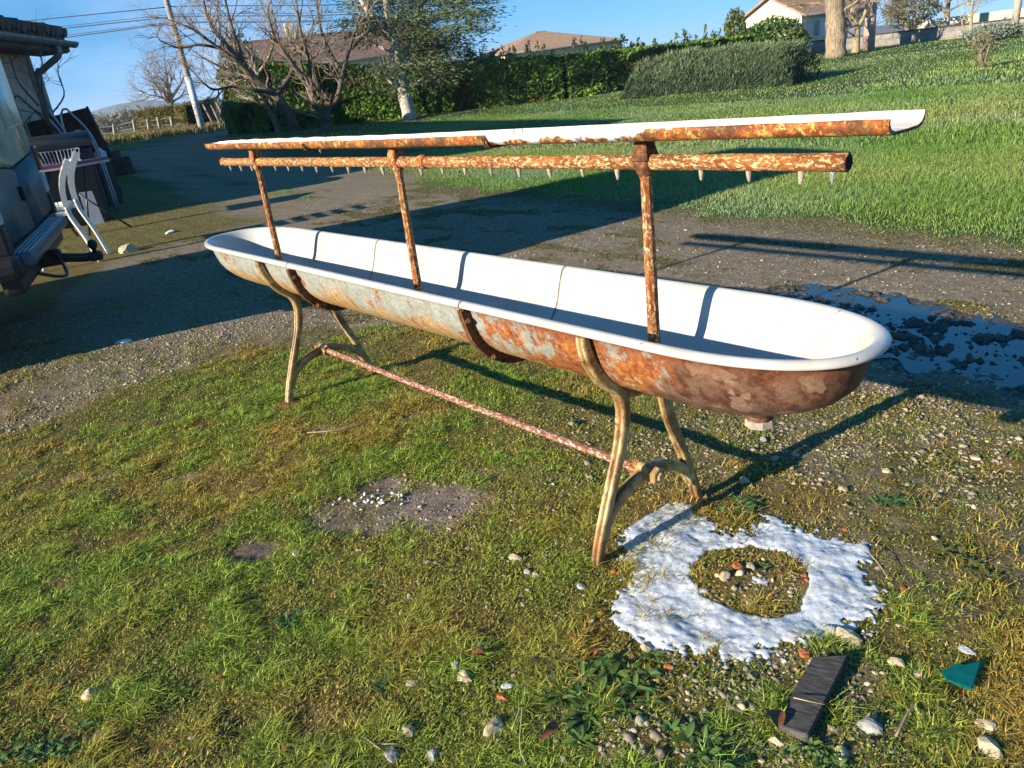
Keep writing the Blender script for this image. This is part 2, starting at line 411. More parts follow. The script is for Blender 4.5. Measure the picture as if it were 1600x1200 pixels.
def ground():
    def axis(a, b, step, lo, hi):
        fine = np.arange(a, b, step); L = [a]; s_ = step
        while L[-1] > lo: s_ *= 1.09; L.append(L[-1]-s_)
        R_ = [fine[-1]]; s_ = step
        while R_[-1] < hi: s_ *= 1.09; R_.append(R_[-1]+s_)
        return np.array(L[1:][::-1]+list(fine)+R_[1:])
    xs = axis(-5.6, 3.3, .024, -3500, 3500); ys = axis(-2.3, 5.2, .024, -3500, 3500)
    X, Y = np.meshgrid(xs, ys); X = X.ravel(); Y = Y.ravel(); nx, ny = len(xs), len(ys)
    Z = zones(X, Y); H = ground_h(X, Y, Z)
    I = np.arange((nx-1)*(ny-1)); i = I % (nx-1); j = I//(nx-1); a = j*nx+i
    loops = np.stack([a, a+1, a+1+nx, a+nx], 1).ravel()
    C_ = ground_col(X, Y, Z)
    m = MM('ground_earth', .95, .2)
    a_ = m.n('ShaderNodeAttribute'); a_.attribute_name = 'Col'
    f = m.noise(120, 4, .7); f2 = m.noise(38, 4, .65)
    c_ = m.mix(1.0, a_.outputs['Color'], m.ramp(f, [(.25, .35), (.5, .95), (.75, 1.7)]), 'MULTIPLY')
    c_ = m.mix(1.0, c_, m.ramp(f2, [(.3, .6), (.7, 1.35)]), 'MULTIPLY')
    m.col(c_)
    a2 = m.n('ShaderNodeAttribute'); a2.attribute_name = 'Wet'
    dry = m.math('SUBTRACT', 1.0, m.math('MULTIPLY', a2.outputs['Fac'], .8))
    m.bump(m.math('MULTIPLY', m.math('ADD', m.math('MULTIPLY', f, .9), m.math('MULTIPLY', m.noise(55, 5, .75), .8)), dry), .9, .014)
    m.rough(m.ramp(m.math('ADD', a2.outputs['Fac'], m.math('MULTIPLY', f2, .0)), [(0, .95), (1, .28)]))
    o = fastmesh('ground', np.stack([X, Y, H], 1), loops, np.full(len(I), 4), m.m, smooth=True, col=C_)
    at = o.data.attributes.new('Wet', 'FLOAT', 'POINT')
    at.data.foreach_set('value', np.clip(np.maximum(Z['mud'], .75*Z['bare']), 0, 1).astype(np.float32))
    o['kind'] = 'structure'
    # churned wet mud, laid as its own finer sheet over the hollow
    P = np.array(MUD); s_ = .0085; mx = np.arange(P[:, 0].min()-.6, 3.4, s_); my = np.arange(P[:, 1].min()-.75, P[:, 1].max()+.75, s_); X, Y = np.meshgrid(mx, my); X = X.ravel(); Y = Y.ravel(); nx = len(mx)
    k = seg_dist(MUD, X, Y) < MUDW+.35; Zm = {q: np.zeros(len(X)) for q in Z}; Zk = zones(X[k], Y[k])
    for q in Zk: Zm[q] = np.zeros(len(X), Zk[q].dtype); Zm[q][k] = Zk[q]
    H = np.full(len(X), -1.0); H[k] = ground_h(X[k], Y[k], Zk, True)-.012*sstep(.25, .0, Zk['mud'])+.0015
    kk = (Zm['mud'] > .02) & k; I = np.arange((nx-1)*(len(my)-1)); i = I % (nx-1); j = I//(nx-1); a = j*nx+i; a = a[kk[a] & kk[a+1] & kk[a+nx] & kk[a+nx+1]]
    q = np.stack([a, a+1, a+1+nx, a+nx], 1); u, inv = np.unique(q, return_inverse=True)
    mm_ = MM('wet_mud', .3, .5); f = mm_.noise(60, 5, .75); mm_.col(mm_.ramp(f, [(.3, (.02, .017, .014)), (.5, (.055, .045, .033)), (.7, (.12, .10, .075))])); mm_.rough(mm_.ramp(mm_.noise(18, 4, .6), [(.35, .12), (.65, .6)])); mm_.bump(f, .7, .006)
    o2 = fastmesh('mud', np.stack([X, Y, H], 1)[u], inv.reshape(-1), np.full(len(q), 4), mm_.m, smooth=True); o2['kind'] = 'structure'
    # standing water among the mud clods
    wm = MM('puddle_water', .04, 1.0); wm.col((.02, .028, .036)); wm.bump(wm.noise(30, 3, .5), .08, .004)
    P = np.array(MUD); k = 60; t = np.linspace(0, 1, k)
    L = np.concatenate([[0], np.cumsum(np.hypot(*np.diff(P, axis=0).T))]); L /= L[-1]
    cx = np.interp(t, L, P[:, 0]); cy = np.interp(t, L, P[:, 1]); V = []; F = []
    for q in range(k):
        wd = MUDW*(1.0+.15*math.sin(q*.7))
        V += [(cx[q], cy[q]-wd, -.0125), (cx[q], cy[q]+wd, -.0125)]
        if q: F.append((2*q-2, 2*q, 2*q+1, 2*q-1))
    o = pydata('water', V, F, wm.m); o['kind'] = 'structure'
ground()

# ------------------------------------------------------------------ grass and other blades (stuff)
def blades(name, x, y, z, h, wd, col, lean=.45, mat='grass_blade', curl=.6, parent=None, az=None):
    n = len(x); a = rng.random(n)*2*math.pi if az is None else az
    ln = (rng.random(n)*.9+.15)*lean; fx = np.cos(a)*ln; fy = np.sin(a)*ln
    sx = -np.sin(a+rng.normal(0, .5, n))*wd*.5; sy = np.cos(a)*wd*.5
    b = np.stack([x, y, z-.004], 1); s_ = np.stack([sx, sy, 0*sx], 1)
    m_ = b+np.stack([fx*h*.42, fy*h*.42, h*.58], 1)
    tip = b+np.stack([fx*h*(1+curl*.6), fy*h*(1+curl*.6), h*(1-.35*ln*curl/lean if lean else 1)], 1)
    V = np.stack([b-s_, b+s_, m_+s_*.8, m_-s_*.8, tip], 1).reshape(-1, 3)
    i = np.arange(n)[:, None]*5
    loops = np.concatenate([i+np.array([[0, 1, 2, 3]]), i+np.array([[3, 2, 4]])], 1).ravel()
    sizes = np.tile([4, 3], n)
    cv = np.repeat(col[:, None, :], 5, 1)
    cv = cv.reshape(-1, 3)
    return fastmesh(name, V, loops, sizes, MAT[mat], parent, col=cv)
vcol('grass_blade', .55, .35, .3)
def scatter(xa, xb, ya, yb, dens):
    n = int((xb-xa)*(yb-ya)*dens); return rng.random(n)*(xb-xa)+xa, rng.random(n)*(yb-ya)+ya
def infront(x, y, margin=330, zt=0.1):
    p = np.stack([x, y, T(x, y)+zt*0], 1)-CAM; q = p @ ROT.T
    u = 800+F_PX*q[:, 0]/q[:, 2]; v = 600+F_PX*q[:, 1]/q[:, 2]
    return (q[:, 2] > .1) & (u > -margin) & (u < 1600+margin) & (v < 1200+margin*2) & (v > -50)
GREENS = [(.24, .36, .04), (.16, .30, .035), (.32, .42, .06), (.42, .46, .08), (.12, .24, .04)]
DRY = [(.50, .35, .06), (.40, .23, .05), (.58, .44, .14), (.42, .38, .05), (.34, .15, .04)]
def near_grass():
    X = []; Y = []
    for xa, xb, ya, yb, d in [(.3, 2.7, -2.2, .2, 52000), (-1.5, .3, -2.2, .2, 34000), (-5.2, -1.5, -2.2, 1.2, 13000), (-1.5, 2.9, .2, 1.9, 16000), (-5.2, 2.0, -3.6, -2.2, 7000)]:
        x, y = scatter(xa, xb, ya, yb, d); X.append(x); Y.append(y)
    x = np.concatenate(X); y = np.concatenate(Y); k = infront(x, y, 900); x, y = x[k], y[k]
    Z = zones(x, y); fm = frost_mask(x, y)
    lush = fbm(x*2.1, y*2.1, 21.0, 3); cl = fbm(x*9, y*9, 22.0, 3)
    g = sstep(.40, .56, lush*.5+cl*.5-.16*Z['stony']+.05*sstep(1.2, 0, np.hypot(x+.1, y+.1)))
    p = (.42+.58*g)*(1-.93*Z['drive'])*(1-Z['bare'])*(1-Z['mud'])*(1-.80*Z['stony'])*(1-.80*fm)*sstep(.05, .10, Z['ring'])
    k = rng.random(len(x)) < p; x, y, g, cl = x[k], y[k], g[k], cl[k]; lush = lush[k]
    z = ground_h(x, y)
    h = (.006+.012*g**1.5*rng.random(len(x))+.007*rng.random(len(x)))*(1+.6*(cl > .6))
    yel = np.clip(fbm(x*2.2+9, y*2.2, 23.0, 4)*3.4-1.15+rng.normal(0, .25, len(x))-.45*g+.25*(Z['stony'][k])+.42*sstep(.3, 1.5, x), 0, 1)
    c = pal(rng.random(len(x)), GREENS)*(1-yel[:, None])+pal(rng.random(len(x)), DRY)*yel[:, None]
    c *= (.5+1.1*rng.random(len(x))**1.3)[:, None]
    wd = .0013+.0014*rng.random(len(x))+.00045*np.hypot(x-CAM[0], y-CAM[1])
    tag(blades('grass', x, y, z, h, wd, c, lean=1.7, curl=.9), 'short patchy green and yellow grass around the trough', 'grass', kind='stuff')
    # sprigs of moss and clover: short wide leaflets close to the soil
    X = []; Y = []
    for xa, xb, ya, yb, d in [(.0, 2.7, -2.2, 1.6, 30000), (-5.2, 0, -2.2, 1.5, 11000), (-5.2, 1.5, -3.6, -2.2, 6000)]:
        x, y = scatter(xa, xb, ya, yb, d); X.append(x); Y.append(y)
    x = np.concatenate(X); y = np.concatenate(Y); k = infront(x, y, 900); x, y = x[k], y[k]
    Z = zones(x, y); cl = fbm(x*5+3, y*5, 24.0, 3)
    p = (.25+.75*sstep(.38, .6, cl))*(1-.9*Z['drive'])*(1-Z['bare'])*(1-Z['mud'])*(1-.98*frost_mask(x, y))*(1-.5*Z['stony'])*sstep(.08, .14, Z['ring'])
    k = rng.random(len(x)) < p; x, y = x[k], y[k]; n = len(x); z = ground_h(x, y)
    my = np.clip(fbm(x*1.6, y*1.6, 27.0, 3)*1.8-.55, 0, 1)[:, None]
    c = pal(rng.random(n), [(.15, .22, .035), (.24, .31, .05), (.10, .17, .03)])*(1-my)+pal(rng.random(n), [(.32, .25, .05), (.44, .35, .08), (.24, .18, .04)])*my
    tag(blades('moss', x, y, z+.002, .004+.008*rng.random(n), .003+.0035*rng.random(n), c, lean=1.6), 'low moss and clover covering the soil between grass', 'moss', kind='stuff')
near_grass()
def lawn():
    X = []; Y = []; S = []
    for xa, xb, ya, yb, d, s_ in [(-13, 5, 3.9, 9, 3600, .8), (-22, 5, 9, 17, 900, 1.4), (-42, 6, 17, 32, 130, 2.6), (-60, 8, 32, 60, 34, 4.2), (-60, -22, 8, 17, 90, 3.0),
                                  (-22, -8.0, -2, 5, 500, 1.2), (-48, -22, -2, 9, 90, 2.4)]:
        x, y = scatter(xa, xb, ya, yb, d); X.append(x); Y.append(y); S.append(np.full(len(x), s_))
    x = np.concatenate(X); y = np.concatenate(Y); s_ = np.concatenate(S); k = infront(x, y); x, y, s_ = x[k], y[k], s_[k]
    Z = zones(x, y); k = rng.random(len(x)) < np.where(x < -7.6, (1-Z['drive'])*.8, Z['lawn'])
    x, y, s_ = x[k], y[k], s_[k]; Z = {q: v[k] for q, v in Z.items()}
    z = ground_h(x, y); n = len(x)
    cl = fbm(x*.9/s_, y*.9/s_, 31.0, 3); edge = sstep(0, 1.0, y-np.interp(x, [-12, -8.8, -2.6, .8, 3], [5.2, 5.5, 4.85, 4.3, 4.0]))
    h = (.03+.05*cl*rng.random(n)+.03*rng.random(n))*(.35+.65*edge)*(1+.14*(s_-1)); h = np.where(x < -7.6, h*.65, h)
    t = rng.random(n); big = fbm(x*.35, y*.5, 33.0, 3)
    c = pal(np.clip(big*1.3-.15+.35*(t-.5), 0, 1), [(.13, .26, .045), (.18, .32, .06), (.27, .38, .09), (.37, .38, .14)])
    fr = np.clip(fbm(x*.6+5, y*.6, 34.0, 3)*2-.8, 0, 1)[:, None]*.4    # frost-pale tips
    c = c*(1-fr)+np.array([.38, .48, .38])*fr
    c *= (.5+.9*rng.random(n))[:, None]
    wd = (.0045+.004*rng.random(n))*s_*1.1
    tag(blades('lawn_grass', x, y, z, h, wd, c, lean=1.0), 'long frosty green lawn grass beyond the gravel drive', 'lawn', kind='stuff')
lawn()
def drive_moss():
    x, y = scatter(-8, 3.5, .6, 5.4, 5200); k = infront(x, y); x, y = x[k], y[k]; Z = zones(x, y)
    cl = fbm(x*2.2, y*5.0, 7.0); edge = sstep(.7, 0, np.interp(x, [-12, -8.8, -2.6, .8, 3], [5.2, 5.5, 4.85, 4.3, 4.0])-y)
    k = rng.random(len(x)) < Z['drive']*(1-Z['mud'])*np.clip(.9*sstep(.55, .68, cl+.06*(Z['n2']-.5))+.75*edge+.03, 0, 1)
    x, y = x[k], y[k]; n = len(x)
    c = pal(rng.random(n), [(.12, .11, .03), (.17, .15, .045), (.09, .10, .025), (.2, .17, .08)])
    tag(blades('drive_moss', x, y, ground_h(x, y), .008+.012*rng.random(n), .006+.006*rng.random(n), c, lean=1.5), 'yellow green moss streaks growing over the gravel drive', 'moss', kind='stuff')
drive_moss()

# ------------------------------------------------------------------ pebbles (stuff): small squashed convex stones
vcol('pebble', .85, .25)
_bm = bmesh.new(); bmesh.ops.create_icosphere(_bm, subdivisions=1, radius=1.0)
_IV = np.array([v.co[:] for v in _bm.verts]); _IF = np.array([[v.index for v in f.verts] for f in _bm.faces]); _bm.free()
def pebbles(name, x, y, z, r, col, label):
    n = len(x); k = len(_IV)
    V = _IV[None]*(1+.75*(rng.random((n, k, 1))-.5))
    sc = np.stack([r, r*(.55+.4*rng.random(n)), r*(.3+.35*rng.random(n))], 1); V = V*sc[:, None, :]
    a = rng.random(n)*6.28; ca, sa = np.cos(a)[:, None], np.sin(a)[:, None]
    til = rng.normal(0, .3, (n, 1)); V[:, :, 2] += V[:, :, 0]*til
    V = np.stack([V[:, :, 0]*ca-V[:, :, 1]*sa, V[:, :, 0]*sa+V[:, :, 1]*ca, V[:, :, 2]], 2)+np.stack([x, y, z+sc[:, 2]*.05], 1)[:, None, :]
    F = (_IF[None]+(np.arange(n)*k)[:, None, None]).reshape(-1)
    o = fastmesh(name, V.reshape(-1, 3), F, np.full(n*len(_IF), 3), MAT['pebble'], col=np.repeat(col, k, 0))
    return tag(o, label, 'gravel', kind='stuff')
def gravel():
    STONE = [(.13, .11, .08), (.25, .21, .15), (.38, .32, .22), (.20, .18, .155), (.31, .25, .16)]
    xs, ys = [], []
    for xa, xb, ya, yb, d in [(-.2, 2.9, -.8, 2.2, 3600), (-5.5, -.2, -2.0, 2.5, 360), (-9, 3, 1.5, 5, 700), (.6, 2.8, -2.1, -.2, 2600), (-5.2, -1.6, -1.8, 1.2, 2200)]:
        x, y = scatter(xa, xb, ya, yb, d); xs.append(x); ys.append(y)
    x = np.concatenate(xs); y = np.concatenate(ys); k = infront(x, y); x, y = x[k], y[k]; Z = zones(x, y)
    cl = fbm(x*2.5, y*2.5, 41.0, 3)
    p = (.02+.95*Z['stony']*sstep(.40, .56, cl)+.07*sstep(-.3, .8, x-y*.2)+.55*sstep(.46, .6, cl)*sstep(1.2, 1.8, x)+.4*Z['drive']+.3*Z['bare'])*(1-.9*Z['mud'])*(1-.97*frost_mask(x, y))*(1-.8*Z['lawn'])
    p = np.where(Z['ring'] < .14, .9, p)
    k = rng.random(len(x)) < p; x, y = x[k], y[k]; n = len(x)
    r = (.003+.009*rng.random(n)**2.6)*(1+.8*(rng.random(n) > .965))
    c = pal(rng.random(n), STONE)*(.7+.6*rng.random(n))[:, None]
    pebbles('gravel', x, y, ground_h(x, y), r, c, 'pale limestone gravel scattered through the grass and drive')
    c0 = G(590, 778)[0]; n = 34; q = rng.normal(0, 1, (n, 2)); x = c0[0]+q[:, 0]*.07*E1[0]+q[:, 1]*.03*E2[0]; y = c0[1]+q[:, 0]*.07*E1[1]+q[:, 1]*.03*E2[1]
    pebbles('ice_chips', x, y, ground_h(x, y)+.004, .004+.009*rng.random(n), pal(rng.random(n), [(.5, .56, .58), (.75, .8, .82)]), 'pale chips of ice lying at the edge of the bare soil patch')
    # broken brick crumbs near the trough's right legs
    x, y = scatter(.7, 2.7, -.9, 1.2, 90); k = rng.random(len(x)) < .55*sstep(.9, .2, np.hypot(x-1.5, y+.1)); x, y = x[k], y[k]; n = len(x)
    c = pal(rng.random(n), [(.30, .07, .03), (.42, .12, .05), (.24, .06, .035)])
    pebbles('brick_crumbs', x, y, ground_h(x, y), .004+.006*rng.random(n), c, 'small orange brick crumbs lying round the white slush')
gravel()

# ------------------------------------------------------------------ trough materials
def mk_mats():
    # outer shell of the basin: worn blue-grey paint, cream and orange rust, brown towards the right end
    m = MM('basin_shell', .62, .4); sx = m.n('ShaderNodeSeparateXYZ'); m.l(m.co(), sx.inputs[0])
    X = sx.outputs['X']; Z = sx.outputs['Z']
    def mr(v, a, b): q = m.n('ShaderNodeMapRange'); q.inputs[1].default_value = a; q.inputs[2].default_value = b; m.l(v, q.inputs[0]); return q.outputs[0]
    big = m.noise(3.6, 6, .65); big2 = m.noise(5.5, 7, .72, m.co(loc=(7, 3, 1))); fine = m.noise(70, 5, .8); mid = m.noise(19, 7, .75); spk = m.noise(150, 3, .8)
    strk = m.noise(9, 5, .7, m.co(scale=(3.2, 1, .7)))
    paint = m.ramp(m.math('ADD', m.math('MULTIPLY', fine, .6), m.math('MULTIPLY', mid, .4)), [(.33, (.13, .10, .07)), (.41, (.21, .20, .15)), (.5, (.25, .27, .25)), (.62, (.32, .36, .37)), (.72, (.38, .35, .25))])
    cream = m.ramp(m.math('ADD', m.math('MULTIPLY', fine, .5), m.math('MULTIPLY', strk, .5)), [(.36, (.14, .065, .03)), (.46, (.30, .17, .07)), (.56, (.44, .30, .14)), (.68, (.54, .44, .26))])
    orange = m.ramp(m.math('ADD', m.math('MULTIPLY', fine, .5), m.math('MULTIPLY', mid, .5)), [(.36, (.045, .018, .012)), (.45, (.15, .045, .016)), (.52, (.28, .085, .022)), (.60, (.36, .17, .045)), (.70, (.50, .36, .16))])
    brown = m.ramp(mid, [(.3, (.035, .014, .009)), (.46, (.085, .032, .018)), (.5, (.12, .06, .036)), (.62, (.165, .092, .058)), (.75, (.14, .06, .03))])
    brown = m.mix(m.ramp(spk, [(.35, .6), (.5, 0)]), brown, (.06, .028, .02))
    low = mr(Z, .735, .56); right = mr(X, -.05, 1.1)
    c = m.mix(m.ramp(m.math('ADD', m.math('MULTIPLY', low, .5), m.math('MULTIPLY', big, .9)), [(.58, 0), (.76, 1)]), paint, cream)
    k = m.math('ADD', m.math('ADD', big2, m.math('MULTIPLY', right, .17)), m.math('MULTIPLY', m.math('SUBTRACT', mid, .5), .35))
    c = m.mix(m.ramp(k, [(.60, 0), (.645, 1)]), c, orange)
    k2 = m.math('ADD', mr(X, 1.18, 1.42), m.math('MULTIPLY', m.math('SUBTRACT', big, .5), 2.0))
    c = m.mix(m.ramp(k2, [(.35, 0), (.55, 1)]), c, brown)
    hot = m.math('MULTIPLY', m.ramp(m.noise(7, 6, .75, m.co(loc=(9, 1, 4))), [(.56, 0), (.62, 1)]), mr(X, 1.1, 1.3)); c = m.mix(m.math('MULTIPLY', hot, .8), c, orange)
    pat = m.math('MULTIPLY', m.ramp(m.noise(11, 3, .5, m.co(loc=(2, 5, 3))), [(.55, 0), (.57, 1)]), mr(X, 1.3, 1.4)); c = m.mix(m.math('MULTIPLY', pat, .8), c, m.ramp(fine, [(.35, (.15, .085, .055)), (.65, (.30, .20, .13))]))
    tt = m.math('MULTIPLY', m.math('MULTIPLY', mr(Z, .715, .77), mr(X, .45, .8)), m.ramp(m.math('ADD', mid, m.math('MULTIPLY', strk, .4)), [(.5, .0), (.75, 1.0)]))
    c = m.mix(tt, c, (.15, .05, .025))
    m.col(c); m.bump(m.math('ADD', m.math('ADD', fine, m.math('MULTIPLY', mid, .8)), m.math('MULTIPLY', spk, .4)), .55, .004)
    m.rough(m.ramp(mid, [(.35, .42), (.65, .8)]))
    # white vitreous enamel
    m = MM('enamel', .16, .5, coat=.4)
    sp = m.ramp(m.voro(9, m.co()), [(.0, 1), (.025, 1), (.035, 0), (1, 0)])
    st = m.noise(7, 5, .6)
    c = m.ramp(st, [(.3, (.39, .38, .345)), (.5, (.46, .458, .44)), (1, (.49, .49, .48))]); c = m.mix(m.ramp(m.noise(120, 2), [(.70, 0), (.74, .45)]), c, (.35, .25, .15))
    gate = m.ramp(m.noise(3, 2), [(.6, 0), (.68, 1)])
    c = m.mix(m.math('MULTIPLY', sp, m.math('MULTIPLY', gate, .5)), c, (.30, .18, .09))
    sx = m.n('ShaderNodeSeparateXYZ'); m.l(m.co(), sx.inputs[0])
    rim = m.n('ShaderNodeMapRange'); rim.inputs[1].default_value = .775; rim.inputs[2].default_value = .79; m.l(sx.outputs['Z'], rim.inputs[0])
    ch = m.math('MULTIPLY', m.ramp(m.noise(26, 5, .7), [(.665, 0), (.68, 1)]), rim.outputs[0]); c = m.mix(ch, c, (.10, .055, .035))
    for sx0 in (-.8413, .4963):      # rust weeping out of the joints
        dd = m.math('ABSOLUTE', m.math('SUBTRACT', sx.outputs['X'], sx0)); w1 = m.math('MULTIPLY', m.noise(30, 4, .7), .009)
        k = m.ramp(m.math('SUBTRACT', dd, w1), [(.0, .6), (.002, 0)]); c = m.mix(k, c, (.16, .10, .06))
    bt = m.n('ShaderNodeMapRange'); bt.inputs[1].default_value = .61; bt.inputs[2].default_value = .57; m.l(sx.outputs['Z'], bt.inputs[0])
    c = m.mix(m.math('MULTIPLY', bt.outputs[0], m.ramp(m.noise(12, 6, .7), [(.4, .05), (.7, .75)])), c, (.34, .26, .16))
    m.col(c); m.rough(m.ramp(st, [(.3, .3), (.7, .12)]))
    # peeling cream paint over orange rust (pipes, posts)
    for nm, cr, shift in (('rust_pipe', .485, 0), ('rust_post', .495, 3), ('rust_rod', .495, 6)):
        m = MM(nm, .8, .3)
        v = m.co(scale=(.55, 1, 1) if nm != 'rust_post' else (1, 1, .5), loc=(shift, 0, 0)); a = m.noise(105, 6, .82, v, dist_=.4); b = m.noise(26, 6, .75, v)
        if nm == 'rust_rod':
            rust = m.ramp(b, [(.25, (.09, .025, .015)), (.5, (.22, .065, .035)), (.7, (.34, .12, .06))]); fl = m.ramp(m.noise(40, 4), [(.3, (.42, .32, .25)), (.7, (.66, .54, .44))])
        else:
            rust = m.ramp(b, [(.3, (.10, .028, .012)), (.44, (.19, .045, .012)), (.55, (.34, .095, .018)), (.7, (.46, .19, .035))]); fl = m.ramp(m.noise(40, 4, .7), [(.35, (.42, .27, .10)), (.55, (.60, .46, .24)), (.7, (.70, .60, .38))])
        flake = m.ramp(a, [(cr, 0), (cr+.05, 1)])
        c = m.mix(flake, rust, fl); c = m.mix(m.ramp(a, [(.33, 1), (.41, 0)]), c, (.05, .018, .01))
        m.col(c); m.bump(m.math('ADD', m.math('MULTIPLY', flake, .8), a), .8, .003)
    # underside of the shelf: enamel worn to orange and brown rust
    m = MM('shelf_skin', .7, .35); a = m.noise(55, 6, .8, dist_=.2); b = m.noise(8, 6, .7)
    sx = m.n('ShaderNodeSeparateXYZ'); m.l(m.co(), sx.inputs[0])
    z = m.n('ShaderNodeMapRange'); z.inputs[1].default_value = 1.325; z.inputs[2].default_value = 1.29; m.l(sx.outputs['Z'], z.inputs[0])
    mb_ = m.n('ShaderNodeMapRange'); mb_.inputs[1].default_value = .45; mb_.inputs[2].default_value = .6; m.l(sx.outputs['X'], mb_.inputs[0])
    me_ = m.n('ShaderNodeMapRange'); me_.inputs[1].default_value = 1.35; me_.inputs[2].default_value = 1.15; m.l(sx.outputs['X'], me_.inputs[0])
    a2 = m.noise(18, 6, .75, m.co(scale=(.6, 1, 1)))
    rust = m.ramp(m.math('ADD', m.math('MULTIPLY', a, .5), m.math('MULTIPLY', a2, .5)), [(.36, (.05, .02, .012)), (.46, (.13, .04, .014)), (.53, (.30, .085, .016)), (.60, (.42, .18, .035)), (.70, (.56, .38, .10))])
    rust = m.mix(m.ramp(m.noise(46, 6, .8, m.co(loc=(3, 2, 1))), [(.53, 0), (.58, .8)]), rust, (.60, .40, .11)); rust = m.mix(m.ramp(m.noise(9, 5, .7, m.co(loc=(8, 2, 1))), [(.50, 0), (.60, .75)]), rust, (.07, .03, .018))
    blue = m.ramp(a, [(.3, (.38, .43, .44)), (.7, (.52, .57, .59))])
    paintmask = m.math('MULTIPLY', mb_.outputs[0], me_.outputs[0])
    k = m.math('SUBTRACT', m.math('ADD', m.math('MULTIPLY', b, .9), m.math('MULTIPLY', z.outputs[0], .32)), m.math('MULTIPLY', paintmask, .32))
    c = m.mix(m.ramp(k, [(.36, 0), (.42, 1)]), blue, rust)
    m.col(c); m.bump(a, .5, .003)
    # cast legs: ochre-cream paint rubbed down to brown
    m = MM('leg_paint', .42, .5); a = m.noise(40, 5, .7); b = m.noise(11, 5, .65, dist_=.5)
    c = m.ramp(b, [(.34, (.12, .06, .025)), (.45, (.27, .175, .07)), (.56, (.42, .32, .15)), (.70, (.52, .44, .27))])
    c = m.mix(m.ramp(a, [(.36, .95), (.46, 0)]), c, (.15, .07, .03)); c = m.mix(m.ramp(m.noise(9, 3), [(.52, 0), (.60, .75)]), c, (.36, .15, .05))
    m.col(c); m.bump(a, .5, .003)
    m = MM('leg_groove', .85, .2); m.col(m.ramp(m.noise(30, 4), [(.3, (.07, .035, .018)), (.7, (.20, .11, .05))]))
    m = MM('dark_rust', .85, .25); a = m.noise(45, 5, .7); m.col(m.ramp(a, [(.3, (.035, .015, .01)), (.5, (.11, .05, .025)), (.62, (.22, .09, .03)), (.75, (.30, .25, .16))])); m.bump(a, .6, .004)
    simple('scale_deposit', (.36, .32, .26), .9, .2, var=.35, sc=60, bump=.6)
    m = MM('icicle', .05, .5); m.b.inputs['Transmission Weight'].default_value = .85; m.b.inputs['IOR'].default_value = 1.31; m.col((.9, .95, 1)); m.b.inputs['Roughness'].default_value = .12
mk_mats()

TR = empty('washing_trough', (0, 0, 0), 'long white enamelled cast iron wash trough on cream legs with rusty nozzle pipe', 'wash trough')
XL, XR, WR, YC = -2.215, 1.798, .268, .012
SEAM = (-.8413, .4963)
def rim_offset(x, rw):
    return rw
def station(prof):
    """returns function giving the ring of (x,y,z) plan loop points for each profile point"""
    pass
def basin(x0, x1, prof, endL, endR, nstr=10, nend=18):
    """surface swept along the plan: profile (half width, z) from the far side over the bottom to the near side,
       plain in the middle, and closed by rounded ends"""
    V = []; F = []
    k = len(prof)
    def row(pts):
        b = len(V); V.extend(pts); return b
    rows = []
    def endrows(xe, sgn):
        R_ = []
        for j in range(nend+1):
            ph = math.pi/2*j/nend; c_, s_ = max(0, math.cos(ph))**(2/2.35), math.sin(ph)**(2/2.35)
            pts = []
            for rw, z in prof:
                if rw > .2: al = .5-(WR-rw)*1.05
                else: al = (.5-(WR-.2)*1.05)*rw/.2
                pts.append((xe+sgn*al*s_, rw*c_, z))
            R_.append(pts)
        return R_
    # near (-y) and far (+y) half profiles; join at profile index 0 = centre bottom
    near = []; 
    seq = []
    if endL: seq += [('e', XL+.5, -1, j) for j in range(nend, 0, -1)]
    seq += [('s', x) for x in np.linspace(XL+.5 if endL else x0, XR-.5 if endR else x1, nstr)]
    if endR: seq += [('e', XR-.5, 1, j) for j in range(1, nend+1)]
    eL = endrows(XL+.5, -1) if endL else None; eR = endrows(XR-.5, 1) if endR else None
    for side in (-1, 1):
        prev = None
        for q in seq:
            if q[0] == 's': pts = [(q[1], rw, z) for rw, z in prof]
            else: pts = (eL if q[2] < 0 else eR)[q[3]]
            b = len(V); V.extend([(p[0], YC+side*p[1], p[2]) for p in pts])
            if prev is not None:
                for i in range(k-1):
                    f = (prev+i, b+i, b+i+1, prev+i+1); F.append(f if side < 0 else f[::-1])
            prev = b
    return V, F
INN = [(0.0, .5655), (.03, .566), (.07, .572), (.11, .588), (.145, .613), (.17, .643), (.188, .678), (.2, .715), (.211, .75), (.219, .77), (.227, .786), (.236, .7945), (.246, .7985), (.2555, .7975), (.2625, .792), (.2665, .785), (.266, .779), (.261, .776), (.254, .7755)]
OUT = [(.2545, .775), (.243, .7745), (.233, .773), (.2285, .75), (.219, .71), (.206, .67), (.188, .638), (.164, .61), (.135, .584), (.1, .562), (.065, .549), (.03, .5425), (0.0, .5415)]
def arc_r(off):   # outer shell half profile pushed outward by off, as (y, z) polyline from rim to keel
    P = np.array(OUT[2:]); t = np.gradient(P, axis=0); n_ = np.stack([-t[:, 1], t[:, 0]], 1); n_ /= np.linalg.norm(n_, axis=1)[:, None]
    n_ *= np.sign((n_*(P-np.array([0, .80]))).sum(1))[:, None]
    Q = P+n_*off; Q[-1, 0] = 0; return Q
